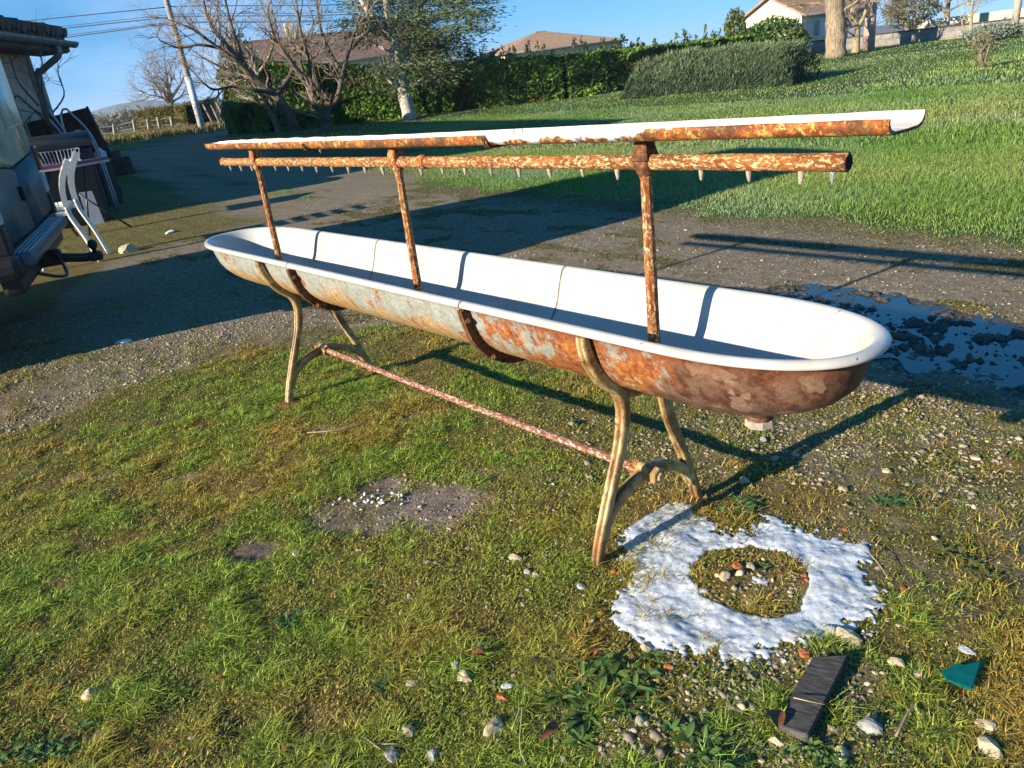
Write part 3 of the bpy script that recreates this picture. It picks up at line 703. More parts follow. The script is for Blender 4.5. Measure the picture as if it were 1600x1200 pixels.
for nm_, a, b, el, er in (('left', XL, SEAM[0], True, False), ('mid', SEAM[0], SEAM[1], False, False), ('right', SEAM[1], XR, False, True)):
    g = .0017; x0 = a if el else a+g; x1 = b if er else b-g
    V, F = basin(x0, x1, OUT, el, er)
    if nm_ == 'left': V = [(min(v[0], x1), v[1], v[2]) for v in V]
    s = pydata('basin_section', V, F, MAT['basin_shell'], TR, True)
    V, F = basin(x0, x1, INN, el, er)
    li = pydata('enamel_lining', V, F, MAT['enamel'], s, True)
    for o in (s, li):
        bm = bmesh.new(); bm.from_mesh(o.data); bmesh.ops.remove_doubles(bm, verts=bm.verts[:], dist=1e-5); bmesh.ops.recalc_face_normals(bm, faces=bm.faces[:]); bm.to_mesh(o.data); bm.free()
    for o in (s, li): o.data.polygons.foreach_set('use_smooth', [True]*len(o.data.polygons))
    # bolted end flanges
    for xs_, sg in ((a, 1), (b, -1)):
        if (sg > 0 and el) or (sg < 0 and er): continue
        xa = xs_+sg*.0015; xb = xs_+sg*.0125
        A = arc_r(-.004); B = arc_r(.034); fl = MB()
        for side in (-1, 1):
            V = []; k = len(A)
            for xx in (xa, xb):
                for q in (A, B): V += [(xx, YC+side*p[0], min(p[1], .7745)) for p in q]
            F = []
            for i in range(k-1):
                F += [(i, i+1, k+i+1, k+i), (2*k+i, 3*k+i, 3*k+i+1, 2*k+i+1), (k+i, k+i+1, 3*k+i+1, 3*k+i)]
            F += [(0, k, 3*k, 2*k)]
            fl.add(V, F)
        fo = fl.build('flange', MAT['dark_rust'], s, angle=40)
        for ty, tz in ((-.245, .728), (-.158, .568), (.158, .568), (.245, .728)):
            bt = MB(); bt.lathe([(.0115, 0), (.0115, .009), (.008, .0095), (.0055, .016), (.0, .017)], (xb, YC+ty, tz), (sg, 0, 0), 6)
            bt.build('bolt', MAT['dark_rust'], fo, angle=30)
# waste outlets below the basin
d = MB(); d.lathe([(.06, .012), (.05, -.004), (.037, -.012), (.036, -.03)], (1.475, YC, .556), k=20)
dr = d.build('waste_outlet', MAT['basin_shell'], TR, angle=35)
d = MB(); d.lathe([(.037, .0), (.040, -.003), (.040, -.022), (.033, -.026), (.0, -.026)], (1.475, YC, .53), k=8); d.build('outlet_nut', MAT['scale_deposit'], dr, angle=30)
for bx in (-.19, ):
    d = MB(); d.bbox((-.045, -.03, -.012), (.045, .03, .006), .004, at=(bx, YC-.01, .538)); lug = d.build('keel_lug', MAT['basin_shell'], TR)
    d = MB(); d.lathe([(.011, 0), (.011, -.012), (.006, -.022), (0, -.023)], (bx+.03, YC-.02, .528), k=6); d.build('bolt', MAT['dark_rust'], lug)

# cast leg frames
LEG = [(-.268, -.02), (-.262, .0), (-.247, .06), (-.222, .13), (-.192, .205), (-.156, .29), (-.124, .37), (-.106, .44), (-.1, .5), (-.112, .545), (-.143, .583), (-.18, .613), (-.213, .655), (-.236, .70), (-.250, .745), (-.251, .772)]
def rib_profile(wd, th, gr=.0085):
    """wd = depth in the frame plane (a), th = width along x (b); a groove runs down both a-faces"""
    a, b = wd/2, th/2
    half = [(-a+gr*1.0, -b*.16), (-a+gr*.25, -b*.30), (-a, -b*.52), (-a*.97, -b*.80), (-a*.70, -b), (a*.70, -b), (a*.97, -b*.80), (a, -b*.52), (a-gr*.25, -b*.30), (a-gr*1.0, -b*.16)]
    return half+[(-p, -q) for p, q in half]
def strip_sweep(path, prof, grooves):
    mb = MB(); mb.sweep(path, prof, (1, 0, 0)); return mb
for fx in (-1.1977, 1.0645):
    for sd_ in (-1, 1):
        P = smooth_path([(fx, YC*max(0, z)/.8+sd_*abs(y), z) for y, z in LEG], 5)
        n_ = len(P); sc = np.interp(np.arange(n_)/(n_-1), [0, .05, .35, .6, .72, .85, 1], [.92, .86, .92, 1.08, 1.1, .95, .8])
        mb = MB(); pr = rib_profile(.036, .039); mb.sweep(P, pr, (1, 0, 0), True, sc)
        leg = mb.build('leg', [MAT['leg_paint'], MAT['leg_groove']], TR, angle=50)
        k = len(pr); mi = [1 if (i % k) in (9, 19) and i < (n_-1)*k else 0 for i in range(len(mb.F))]
        leg.data.polygons.foreach_set('material_index', mi)
        ft = MB(); ft.lathe([(.05, -.012), (.05, .0), (.042, .006), (.026, .01)], (fx, P[1][1], .0), k=14); ft.build('foot_pad', MAT['dark_rust'], leg, angle=40)
    # cradle web hugging the keel
    Q = arc_r(.016); half = [(YC-q[0], q[1]) for q in Q if q[1] < .72]; path = [(fx, a, b) for a, b in half]+[(fx, 2*YC-a, b) for a, b in half[::-1][1:]]
    n_ = len(path); sc = [1.0-.25*abs(i/(n_-1)-.5)*0 for i in range(n_)]
    mb = MB(); mb.sweep(path, rib_profile(.032, .03, .004), (1, 0, 0), True, sc); mb.build('cradle', MAT['leg_paint'], TR, angle=50)
    # gusset between leg bend and cradle
    for s2 in (-1, 1):
        mb = MB(); g_ = [(.088, .47), (.118, .53), (.15, .578), (.1, .566), (.05, .545), (.03, .535), (.058, .53), (.074, .51)]
        V = [(fx+dx, s2*a, b) for dx in (-.011, .011) for a, b in g_]; k = len(g_)
        F = [tuple(range(k)), tuple(range(2*k-1, k-1, -1))]+[(i, k+i, k+(i+1) % k, (i+1) % k) for i in range(k)]
        mb.add(V, F); mb.build('gusset', MAT['leg_paint'], TR, angle=30)
    # arched stretcher
    AR = [(-.232, .085), (-.212, .125), (-.175, .165), (-.13, .193), (-.07, .216), (0, .226), (.07, .216), (.13, .193), (.175, .165), (.212, .125), (.232, .085)]
    mb = MB(); P = smooth_path([(fx, a, b) for a, b in AR], 4); mb.sweep(P, rib_profile(.036, .034, .005), (1, 0, 0), True)
    st = mb.build('stretcher', [MAT['leg_paint'], MAT['leg_groove']], TR, angle=50)
    k = 20; st.data.polygons.foreach_set('material_index', [1 if (i % k) in (9, 19) and i < (len(P)-1)*k else 0 for i in range(len(mb.F))])
    mb = MB(); mb.lathe([(.0, -.03), (.027, -.03), (.03, -.024), (.03, .024), (.027, .03), (0, .03)], (fx, 0, .226), (1, 0, 0), 18); mb.build('hub', MAT['leg_paint'], st, angle=40)
    sg = 1 if fx > 0 else -1
    for s3, nmn in ((1, 'nut'), (-1, 'nut')):
        mb = MB(); mb.lathe([(.029, .0), (.031, .003), (.031, .021), (.027, .025), (.015, .0255), (.014, .034), (0, .036)], (fx+s3*.03, 0, .226), (s3, 0, 0), 6); mb.build('nut', MAT['leg_paint' if s3*sg > 0 else 'rust_pipe'], st, angle=25)
mb = MB(); mb.tube(smooth_path([(-1.17, 0, .226), (-.3, 0, .222), (.4, 0, .223), (1.04, 0, .226)], 8), .0142, 14); mb.build('tie_rod', MAT['rust_rod'], TR, smooth=True)

# posts, nozzle pipe, shelf
SZ = 1.313
def SZX(x): return SZ+.012*min(1, max(0, (-x-.2)/1.5))
PX = (-1.5066, -.1395, 1.125)
ZP = 1.218
for i, px in enumerate(PX):
    mb = MB(); oc = [(math.cos(math.pi/4*j+math.pi/8)*.0175, math.sin(math.pi/4*j+math.pi/8)*.0175) for j in range(8)]
    oc = [(a*(1.05 if j % 2 else .97), b*(1.05 if j % 2 else .97)) for j, (a, b) in enumerate(oc)]
    mb.sweep([(px, 0, .56), (px, 0, .60), (px, 0, .9), (px, 0, 1.17), (px, 0, 1.19)], oc, (1, 0, 0), True, [1.1, 1.08, 1.0, .92, 1.25]); p = mb.build('post', MAT['rust_post'], TR, angle=30)
    mb = MB(); mb.lathe([(.03, 0), (.03, .012), (.022, .03), (.020, .10), (.0175, .105)], (px, 0, .56), k=8); mb.build('post_foot', MAT['dark_rust'], p, angle=30)
    # cast tee: hub around the pipe and flared block carrying the shelf
    mb = MB(); mb.lathe([(.024, -.026), (.0275, -.022), (.0275, .022), (.024, .026)], (px, 0, ZP), (1, 0, 0), 12)
    mb.sweep(smooth_path([(px, 0, ZP+.008), (px, 0, ZP+.03), (px, 0, ZP+.046), (px, 0, ZP+.0605+SZX(px)-SZ)], 4), [(-.03, -.022), (-.024, -.027), (.024, -.027), (.03, -.022), (.03, .022), (.024, .027), (-.024, .027), (-.03, .022)], (1, 0, 0), True, np.interp(np.arange(13)/12, [0, .3, .7, 1], [1.12, .92, .76, .78]))
    mb.lathe([(.018, 0), (.026, .012), (.026, .02)], (px, 0, ZP-.038), k=12)
    mb.build('bracket', MAT['dark_rust' if i == 2 else 'rust_post'], p, angle=35)
pipe = MB(); pipe.tube([(x, 0, ZP) for x in np.linspace(-1.955, 1.70, 40)], [.0208+.0008*math.sin(i*2.3) for i in range(40)], 18)
pp = pipe.build('nozzle_pipe', MAT['rust_pipe'], TR, smooth=True)
mb = MB(); mb.lathe([(.012, -.008), (.026, -.006), (.026, .014), (.021, .018)], (-1.965, 0, ZP), (1, 0, 0), 6); mb.build('end_cap', MAT['rust_pipe'], pp, angle=25)
mb = MB(); mb.lathe([(.0165, 0), (.0165, .002), (.0, .0021)], (1.7005, 0, ZP), (1, 0, 0), 18); mb.build('bore_shade_disc', simple('bore_shade', (.008, .006, .005), .9), pp)  # black disc on the closed pipe end, standing in for the shade inside
for cx_ in (.045, -1.43, ):
    mb = MB(); mb.lathe([(.021, -.022), (.0262, -.02), (.0262, .02), (.021, .022)] if cx_ > 0 else [(.021, -.012), (.0235, -.011), (.0235, .011), (.021, .012)], (cx_, 0, ZP), (1, 0, 0), 10); mb.build('coupling', MAT['rust_pipe'], pp, angle=30)
NOZ = [-1.89, -1.74, -1.59, -1.29, -1.14, -.99, -.84, -.69, -.54, -.40, -.26, .02, .16, .30, .445, .59, .735, .88, 1.02, 1.31, 1.45, 1.59]
for i, x in enumerate(NOZ):
    r_ = random.uniform(.72, 1.02); tilt = random.uniform(-.14, .14)
    mb = MB(); mb.lathe([(.0085*r_, .008), (.0088*r_, -.004), (.0078*r_, -.012), (.0058*r_, -.022*r_), (.0045, -.029*r_), (.0015, -.033*r_), (0, -.0335*r_)], (x, 0, ZP-.0195), (tilt, 0, 1), 10)
    nz_ = mb.build('nozzle', MAT['scale_deposit'], pp, angle=50)
mb = MB(); mb.lathe([(.007, .006), (.0065, -.008), (.003, -.022), (0, -.032)], (1.665, 0, ZP-.02), k=8); mb.build('water_drop', MAT['icicle'], pp, smooth=True)
# shelf: shallow enamelled channel in three butted lengths
SH = [(-.082, .001), (-.0835, -.006), (-.082, -.018), (-.074, -.028), (-.058, -.033), (0, -.034), (.055, -.033), (.074, -.027), (.083, -.016), (.085, .001)]
SZ = 1.313
def channel(x0, x1, closed_left):
    xs = list(np.linspace(x0, x1, 14)); V = []; F = []; Vi = []; Fi = []
    t_ = .0065; IN = [(a*.93 if abs(a) > .05 else a, b+t_ if b < -.01 else b) for a, b in SH]; k = len(SH)
    def shp(x, i, prof):
        f = 1.0; 
        if closed_left and x < x0+.22: f = max(.03, math.sqrt(max(0, 1-((x0+.22-x)/.22)**2)))
        ch = .0012*math.sin(x*37)+.001*math.sin(x*91)
        return [(x, a*f, SZX(x)+b*(.35+.65*f)+(ch if j in (0, k-1) else 0)) for j, (a, b) in enumerate(prof)]
    if closed_left: xs = list(x0+.22*(1-np.cos(np.linspace(0, math.pi/2, 9))))+list(np.linspace(x0+.25, x1, 12))
    for i, x in enumerate(xs):
        V += shp(x, i, SH); Vi += shp(x, i, IN)
        if i:
            for j in range(k-1):
                F.append(((i-1)*k+j, i*k+j, i*k+j+1, (i-1)*k+j+1)); Fi.append(((i-1)*k+j+1, i*k+j+1, i*k+j, (i-1)*k+j))
    # raw lips joining skin and lining along the top edges and ends
    n_ = len(xs); b = len(V); V2 = V+Vi
    for i in range(n_-1):
        F += [((i)*k, b+i*k, b+(i+1)*k, (i+1)*k), (i*k+k-1, (i+1)*k+k-1, b+(i+1)*k+k-1, b+i*k+k-1)]
    for i in ((0, n_-1)):
        F += [(i*k+j, i*k+j+1, b+i*k+j+1, b+i*k+j) for j in range(k-1)]
    return V2, F, Vi, Fi
for i, (a, b, cl) in enumerate(((-2.10, -.7515, True), (-.7485, .5385, False), (.5415, 1.822, False))):
    V2, F, Vi, Fi = channel(a, b, cl)
    sk = pydata('shelf_section', V2, F, MAT['shelf_skin'], TR, False); sk.data.polygons.foreach_set('use_smooth', [True]*len(sk.data.polygons))
    Vi = [(x, y*.999, z+.0004) for x, y, z in Vi]
    ln = pydata('shelf_lining', Vi, Fi, MAT['enamel'], sk, True)
    for xe, on in ((a+.006, not cl), (b-.006, i < 2)):
        if on:
            mb = MB(); P = [(xe, y*1.04, SZX(xe)+z-.0045) for y, z in SH[1:-1]]
            V = []; 
            for q in (-.0045, .0045):
                V += [(xe+q, y*1.02, SZX(xe)+z+.001) for y, z in SH[1:-1]]+[(xe+q, y*1.07, SZX(xe)+z-.008) for y, z in SH[1:-1]]
            k = len(SH)-2; F = []
            for j in range(k-1): F += [(j, j+1, k+j+1, k+j), (2*k+j, 3*k+j, 3*k+j+1, 2*k+j+1), (k+j, k+j+1, 3*k+j+1, 3*k+j)]
            mb.add(V, F); mb.build('shelf_flange', MAT['dark_rust'], sk)
for x in (-.71, .62):
    mb = MB(); mb.lathe([(.010, .004), (.008, -.004), (.003, -.014), (0, -.022)], (x, -.03, SZX(x)-.036), k=8); mb.build('water_drop', MAT['icicle'], TR, smooth=True)

# ------------------------------------------------------------------ white slush ring and small ground objects
DRIP = G(1186, 908)[0][:2]
def frost():
    s_ = .006; xs = np.arange(RING[0]-.45, RING[0]+.47, s_); ys = np.arange(RING[1]-.42, RING[1]+.42, s_)
    X, Y = np.meshgrid(xs, ys); X = X.ravel(); Y = Y.ravel(); nx = len(xs)
    m_ = frost_mask(X, Y); k = fbm(X*22, Y*22, 51.0, 3); k2 = fbm(X*75, Y*75, 52.0, 2)
    core = sstep(.05, .0, np.hypot(X-DRIP[0], Y-DRIP[1])*.8+(k2-.5)*.05)*.8
    m_ = np.maximum(m_, core)
    H = ground_h(X, Y)+m_*(.005+.006*(k-.45)+.005*(k2-.5))-(1-m_)*.013
    keep = (m_ > .12)
    I = np.arange((nx-1)*(len(ys)-1)); i = I % (nx-1); j = I//(nx-1); a = j*nx+i
    kf = keep[a] & keep[a+1] & keep[a+nx] & keep[a+nx+1]; a = a[kf]
    q = np.stack([a, a+1, a+1+nx, a+nx], 1); u, inv = np.unique(q, return_inverse=True)
    m = MM('slush', .45, .5); f = m.noise(90, 5, .7); g = m.noise(28, 4, .6)
    c = m.ramp(f, [(.26, (.22, .22, .17)), (.36, (.38, .43, .47)), (.48, (.50, .56, .65)), (.62, (.56, .63, .74)), (.8, (.66, .72, .82))])
    c = m.mix(m.ramp(m.noise(14, 5, .7), [(.52, 0), (.72, .75)]), c, (.30, .31, .2))
    m.col(c); m.rough(m.ramp(g, [(.3, .25), (.7, .7)])); m.bump(m.math('ADD', f, g), .55, .004)
    m.b.inputs['Subsurface Weight'].default_value = .15; m.b.inputs['Subsurface Radius'].default_value = (.01, .015, .02)
    o = fastmesh('frozen_slush', np.stack([X, Y, H], 1)[u], inv.reshape(-1), np.full(len(q), 4), m.m, smooth=True)
    tag(o, 'ring of white frozen slush on the ground under the waste outlet', 'slush', kind='stuff')
frost()
def rock_mesh(sz, seed, flat=.6, facets=True):
    r_ = random.Random(seed); bm = bmesh.new(); bmesh.ops.create_icosphere(bm, subdivisions=2 if facets else 3, radius=1)
    pl = [(Vector((r_.gauss(0, 1), r_.gauss(0, 1), r_.gauss(0, 1))).normalized(), r_.uniform(.5, .85)) for _ in range(9)]
    for v in bm.verts:
        for n_, d_ in pl:
            e_ = v.co.dot(n_)-d_
            if e_ > 0: v.co -= n_*e_*.9
        v.co += v.co.normalized()*.10*(mnoise.noise(v.co*2.3+Vector((seed, 0, 0))))
        v.co.x *= sz*.55; v.co.y *= sz*.42; v.co.z *= sz*.42*flat
    me = bpy.data.meshes.new('stone'); bm.to_mesh(me); bm.free(); return me
def stone_mat(name, c1, c2, c3):
    m = MM(name, .85, .25); f = m.noise(40, 5, .7); m.col(m.ramp(f, [(.3, c1), (.5, c2), (.72, c3)])); m.bump(f, .7, .006); return m.m
stone_mat('limestone', (.22, .17, .09), (.46, .39, .25), (.60, .54, .40))
stone_mat('greystone', (.13, .13, .13), (.30, .30, .29), (.46, .46, .46))
stone_mat('brick', (.16, .04, .022), (.40, .105, .04), (.50, .19, .10))
stone_mat('shard_white', (.5, .54, .52), (.62, .66, .64), (.72, .75, .73))
STONES = [
 (727, 1062, .060, 'limestone', 'stone', 'yellowish limestone lump touching a greyer stone, right of the broad leaf weed'),
 (716, 1046, .055, 'greystone', 'stone', 'grey and cream stone just behind the yellowish limestone lump'),
 (638, 1145, .048, 'limestone', 'stone', 'round pale stone in the grass near the bottom edge'),
 (612, 1180, .060, 'greystone', 'stone', 'pointed grey stone beside thin twigs at the bottom edge'),
 (675, 1178, .045, 'greystone', 'stone', 'half buried grey white stone right of the twigs at the bottom edge'),
 (770, 1135, .075, 'limestone', 'stone', 'long flat half buried stone under grass in front of the dead leaf'),
 (140, 1085, .060, 'limestone', 'stone', 'cream stone alone in thick grass at the lower left'),
 (463, 868, .040, 'limestone', 'stone', 'small tan stone beside the bare wet soil patch'),
 (806, 875, .055, 'limestone', 'stone', 'tan stone resting on a brick crumb in front of the front leg'),
 (826, 896, .040, 'greystone', 'stone', 'small grey stone leaning on the cubic tan stone'),
 (836, 902, .036, 'limestone', 'stone', 'cubic tan stone with a dark shadow near the front leg'),
 (1325, 995, .085, 'limestone', 'stone', 'big pale stone at the right edge of the white slush'),
 (1297, 985, .050, 'greystone', 'stone', 'smaller whitish stone left of the big pale stone at the slush edge'),
 (1132, 906, .050, 'limestone', 'stone', 'pitted tan stone inside the clear centre of the slush ring'),
 (1098, 924, .036, 'greystone', 'stone', 'grey round stone on the inner left edge of the slush ring'),
 (1008, 1010, .050, 'limestone', 'stone', 'orange tan stone at the front edge of the slush'),
 (1163, 752, .060, 'limestone', 'stone', 'upright cream stone behind the far right leg'),
 (1192, 690, .050, 'greystone', 'stone', 'grey stone lying in the trough shadow below the waste outlet'),
 (1316, 768, .040, 'limestone', 'stone', 'rounded cream stone right of the green tuft, middle right'),
 (1386, 740, .040, 'limestone', 'stone', 'pale egg shaped stone in short grass at the right'),
 (1525, 715, .040, 'limestone', 'stone', 'tan stone near the right edge of the gravelly grass'),
 (1435, 1055, .050, 'limestone', 'stone', 'cream wedge of stone left of the green tile piece'),
 (1400, 1035, .055, 'limestone', 'stone', 'flat pale stone between the slush and the green tile piece'),
 (1358, 1138, .062, 'greystone', 'stone', 'grey veined stone right of the charred board'),
 (1315, 1178, .055, 'limestone', 'stone', 'whitish stone below the charred board end'),
 (1545, 1175, .075, 'limestone', 'stone', 'large cream stone in the bottom right corner'),
 (1543, 1140, .060, 'limestone', 'stone', 'angular cream stone above the bottom right corner stone'),
 (1213, 1157, .045, 'limestone', 'stone', 'pale stone left of the charred board foot'),
 (1160, 1108, .030, 'limestone', 'stone', 'small round cream pebble left of the charred board'),
 (1152, 888, .042, 'brick', 'brick piece', 'largest orange brick piece, inside the slush ring'),
 (1183, 947, .034, 'brick', 'brick piece', 'brick bit at the lower inner edge of the slush ring'),
 (1256, 902, .026, 'brick', 'brick piece', 'little brick bit at the right inner edge of the slush ring'),
 (1257, 1022, .050, 'brick', 'brick piece', 'flat brick chip with a pale face above the charred board'),
 (1320, 817+10, .030, 'brick', 'brick piece', 'brick chip in the soil just beyond the slush ring'),
 (1411, 921, .032, 'brick', 'brick piece', 'dark red brick chip right of the slush ring'),
 (1046, 1041, .030, 'brick', 'brick piece', 'orange brick chip on the weeds in front of the slush'),
 (958, 895, .034, 'brick', 'brick piece', 'brick chip beside the front leg foot'),
 (787, 1088, .045, 'brick', 'brick piece', 'half hidden brick piece next to the dead leaves at bottom centre'),
 (908, 918, .040, 'shard_white', 'shard', 'white ceramic shard left of the front leg foot'),
 (1172, 940, .045, 'shard_white', 'shard', 'rectangular white shard inside the slush ring'),
 (1510, 1010, .060, 'shard_white', 'shard', 'pale green grey oval shard above the green tile piece'),
 (793, 1070, .045, 'shard_white', 'shard', 'white blotched shard at bottom centre beside the leafy weeds'),
 (192, 533, .16, 'shard_white', 'plastic scrap', 'pale blue plastic scrap on the gravel in front of the van shadow'),
 (205, 395-2, .30, 'limestone', 'stone', 'pale stone at the sunlit edge beyond the van shadow'),
 (265, 364, .22, 'shard_white', 'plastic scrap', 'white scrap on the sunlit ground beyond the van'),
]
for i, (px, py, sz, mt, cat, lab) in enumerate(STONES):
    p = onz(px, py, .0); z = float(ground_h(np.array([p[0]]), np.array([p[1]]))[0])
    fl = .35 if mt in ('shard_white',) else (.6 if mt == 'brick' else .8)
    me = rock_mesh(sz*.88, 11+i, fl, True)
    o = link({'stone': 'stone', 'brick piece': 'brick_piece', 'shard': 'ceramic_shard', 'plastic scrap': 'plastic_scrap'}[cat], me, MAT[mt])
    o.location = (p[0], p[1], z+sz*.42*fl*.18); o.rotation_euler = (random.uniform(-.2, .2), random.uniform(-.2, .2), random.uniform(0, 6.28))
    if cat == 'shard': o.rotation_euler = (random.uniform(-.3, .3), .25, random.uniform(0, 3))
    tag(o, lab, cat, {'stone': 'loose stones in the grass', 'brick piece': 'broken brick pieces', 'shard': 'ceramic shards', 'plastic scrap': 'pale scraps on the drive'}[cat])
def slab(name, px, th, mat, label, cat, lift=.012, tilt=0, bev=.002):
    P = [onz(a, b, lift) for a, b in px]; C0 = sum(P)/len(P); bm = bmesh.new()
    vs = [bm.verts.new(Vector(q-C0)+Vector((0, 0, tilt*(i/len(P)-.5)))) for i, q in enumerate(P)]; f = bm.faces.new(vs)
    if f.normal.z < 0: f.normal_flip()
    r = bmesh.ops.extrude_face_region(bm, geom=[f]); 
    for v in [g for g in r['geom'] if isinstance(g, bmesh.types.BMVert)]: v.co.z -= th
    bmesh.ops.recalc_face_normals(bm, faces=bm.faces[:])
    if bev: bmesh.ops.bevel(bm, geom=bm.edges[:], offset=bev, segments=2, affect='EDGES')
    me = bpy.data.meshes.new(name); bm.to_mesh(me); bm.free(); o = link(name, me, mat); o.location = C0
    return tag(o, label, cat)
m = MM('charred_wood', .75, .3); sc_ = m.co(scale=(9, 60, 9)); 
mpv = m.n('ShaderNodeMapping'); mpv.inputs['Rotation'].default_value = (0, 0, math.radians(-20)); m.l(m.co(), mpv.inputs[0]); mp2 = m.n('ShaderNodeMapping'); mp2.inputs['Scale'].default_value = (4, 20, 10); m.l(mpv.outputs[0], mp2.inputs[0])
f = m.noise(5, 5, .65, mp2.outputs[0]); m.col(m.ramp(f, [(.3, (.018, .017, .017)), (.52, (.065, .062, .06)), (.75, (.15, .145, .135))])); m.bump(f, .35, .004)
slab('charred_board', [(1218, 1131), (1262, 1150), (1325, 1023), (1270, 1026), (1240, 1078)], .022, m.m, 'dark weathered board with cracked grain lying below the slush', 'board', .03)
m = MM('green_glaze', .22, .5, coat=.5); m.col(m.ramp(m.noise(30, 3), [(.3, (.0, .085, .075)), (.7, (.005, .13, .115))]))
slab('tile_piece', [(1470, 1048), (1480, 1062), (1519, 1077), (1534, 1031), (1508, 1038), (1495, 1036)], .007, m.m, 'broken teal green tile piece with a curved notch', 'tile piece', .022)

# twigs, leaves
simple('twig', (.30, .24, .17), .85, .2, var=.4, sc=30, bump=.3); simple('dead_leaf', (.20, .075, .025), .7, .3, var=.5, sc=60); simple('straw', (.42, .36, .2), .8, .2, var=.3)
def twig(pxs, r, label, lift=.012, mat='twig'):
    P = [onz(a, b, lift+.006*math.sin(i*2.1)) for i, (a, b) in enumerate(pxs)]; C0 = P[0]; mb = MB(); mb.tube(smooth_path([p-C0 for p in P], 5), [r*(1-.5*t) for t in np.linspace(0, 1, (len(P)-1)*5+1)], 6)
    o = mb.build('twig', MAT[mat], smooth=True); o.location = C0; tag(o, label, 'twig', 'fallen twigs')
twig([(570, 1152), (588, 1166), (606, 1178)], .0022, 'short grey twig crossing the straight twig at the bottom edge')
twig([(590, 1163), (615, 1162), (632, 1163)], .002, 'straight pale twig at the bottom edge')
twig([(800, 1140), (815, 1105), (812, 1165), (822, 1195)], .0018, 'dry bent stalk under the leafy weeds, bottom centre', .03, 'straw')
twig([(1240, 1090), (1265, 1096), (1290, 1101)], .0016, 'thin straw lying across the charred board', .045, 'straw')
twig([(1400, 1150), (1425, 1105), (1440, 1118), (1455, 1110)], .003, 'dark forked twig at the bottom right')
twig([(480, 676), (520, 673), (560, 664), (570, 655)], .004, 'long pale twig in the grass left of the tie rod', .015)
twig([(1340, 845), (1372, 880), (1388, 905)], .0014, 'long thin straw right of the slush ring', .03, 'straw')
def leaf_obj(px, py, L, W, ang, label, mat='dead_leaf', z=.02):
    V = []; F = []; n = 8
    for i in range(n+1):
        t = i/n; ww = W*math.sin(math.pi*min(1, t*.98+.01))**.8; zz = .18*L*math.sin(t*3)+.01
        V += [((t-.5)*L, -ww/2, zz+.2*ww), ((t-.5)*L, 0, zz), ((t-.5)*L, ww/2, zz+.25*ww)]
        if i: b = 3*i; F += [(b-3, b, b+1, b-2), (b-2, b+1, b+2, b-1)]
    o = pydata('dead_leaf', V, F, MAT[mat], smooth=True); p = onz(px, py, z); o.location = p; o.rotation_euler = (random.uniform(-.4, .4), random.uniform(-.3, .3), ang)
    tag(o, label, 'leaf', 'dead leaves')
leaf_obj(855, 1150, .09, .022, 1.9, 'long curled brown leaf below the leafy weeds'); leaf_obj(748, 1030, .05, .025, .5, 'brown leaf beside the broad leaf weed')
leaf_obj(523, 932, .035, .012, 2.2, 'thin orange leaf in the grass left of centre'); leaf_obj(450, 1178, .035, .014, .8, 'small orange brown leaf at the lower left')
leaf_obj(1205, 1130, .07, .05, 2.5, 'crumpled brown leaf at the foot of the charred board'); leaf_obj(345, 1066, .035, .016, 1.0, 'dull brown leaf in the left foreground grass')
leaf_obj(930, 1020, .03, .014, 2.0, 'reddish leaf scrap near the left edge of the slush')
# broad-leaved weeds: rosettes of curved oval leaves, one object each
vcol('weed_leaf', .45, .4, .25)
def rosette(px, py, n, L, W, label, up=.5, cols=((.05, .11, .025), (.09, .16, .04), (.12, .2, .06)), spread=1.0, clumps=1, cr=.0):
    p = onz(px, py, 0); V = []; S = []; Lp = []; Cc = []; r_ = random.Random(px); L *= .72; W *= .85; n = int(n*.6); clumps = int(clumps*2.2) if clumps > 1 else 1; cr *= .85; up *= 1.1
    for c0 in range(clumps):
        ox, oy = r_.gauss(0, cr), r_.gauss(0, cr)
        for i in range(n):
            a = r_.uniform(0, 6.28); l_ = L*r_.uniform(.55, 1.1); w_ = W*r_.uniform(.7, 1.15); el = up*r_.uniform(.4, 1.4); c_ = np.array(cols[r_.randrange(len(cols))])*r_.uniform(.7, 1.25)
            d = np.array([math.cos(a), math.sin(a), 0]); s_ = np.array([-math.sin(a), math.cos(a), 0]); m_ = 6; b = len(V)
            for k in range(m_+1):
                t = k/m_; ww = w_*(.18+.82*math.sin(math.pi*min(1, .08+t*.9))**.9)*(1 if k < m_ else .15); h = l_*(math.sin(el)*t-.55*t*t*el)
                c = np.array([ox, oy, .004])+d*l_*t*math.cos(el*.8)*spread+np.array([0, 0, h])
                V += [c-s_*ww/2+np.array([0, 0, .18*ww]), c, c+s_*ww/2+np.array([0, 0, .18*ww])]; Cc += [c_, c_*1.25, c_]
                if k: q = b+3*k; Lp += [q-3, q, q+1, q-2, q-2, q+1, q+2, q-1]; S += [4, 4]
    o = fastmesh('weed', np.array(V), Lp, S, MAT['weed_leaf'], smooth=True, col=np.array(Cc)); z = float(ground_h(np.array([p[0]]), np.array([p[1]]))[0]); o.location = (p[0], p[1], z)
    tag(o, label, 'weed', 'broad leaf weeds')
rosette(745, 1022, 22, .05, .022, 'grey green rosette weed with rounded leaves behind two stones', .7, ((.10, .15, .09), (.14, .19, .12), (.07, .12, .06)))
rosette(455, 965, 16, .06, .018, 'bright green weed tuft in the left foreground', .5, clumps=3, cr=.025)
rosette(600, 1070, 16, .05, .016, 'flat green weed left of the two stones', .35, clumps=2, cr=.02)
rosette(905, 1085, 14, .075, .020, 'dense leafy weed mat at bottom centre', .45, ((.05, .10, .02), (.08, .15, .03), (.12, .20, .05)), clumps=9, cr=.07)
rosette(860, 1035, 14, .05, .014, 'frosted weed clump just left of the slush front', .5, ((.14, .19, .12), (.08, .13, .05)), clumps=4, cr=.04)
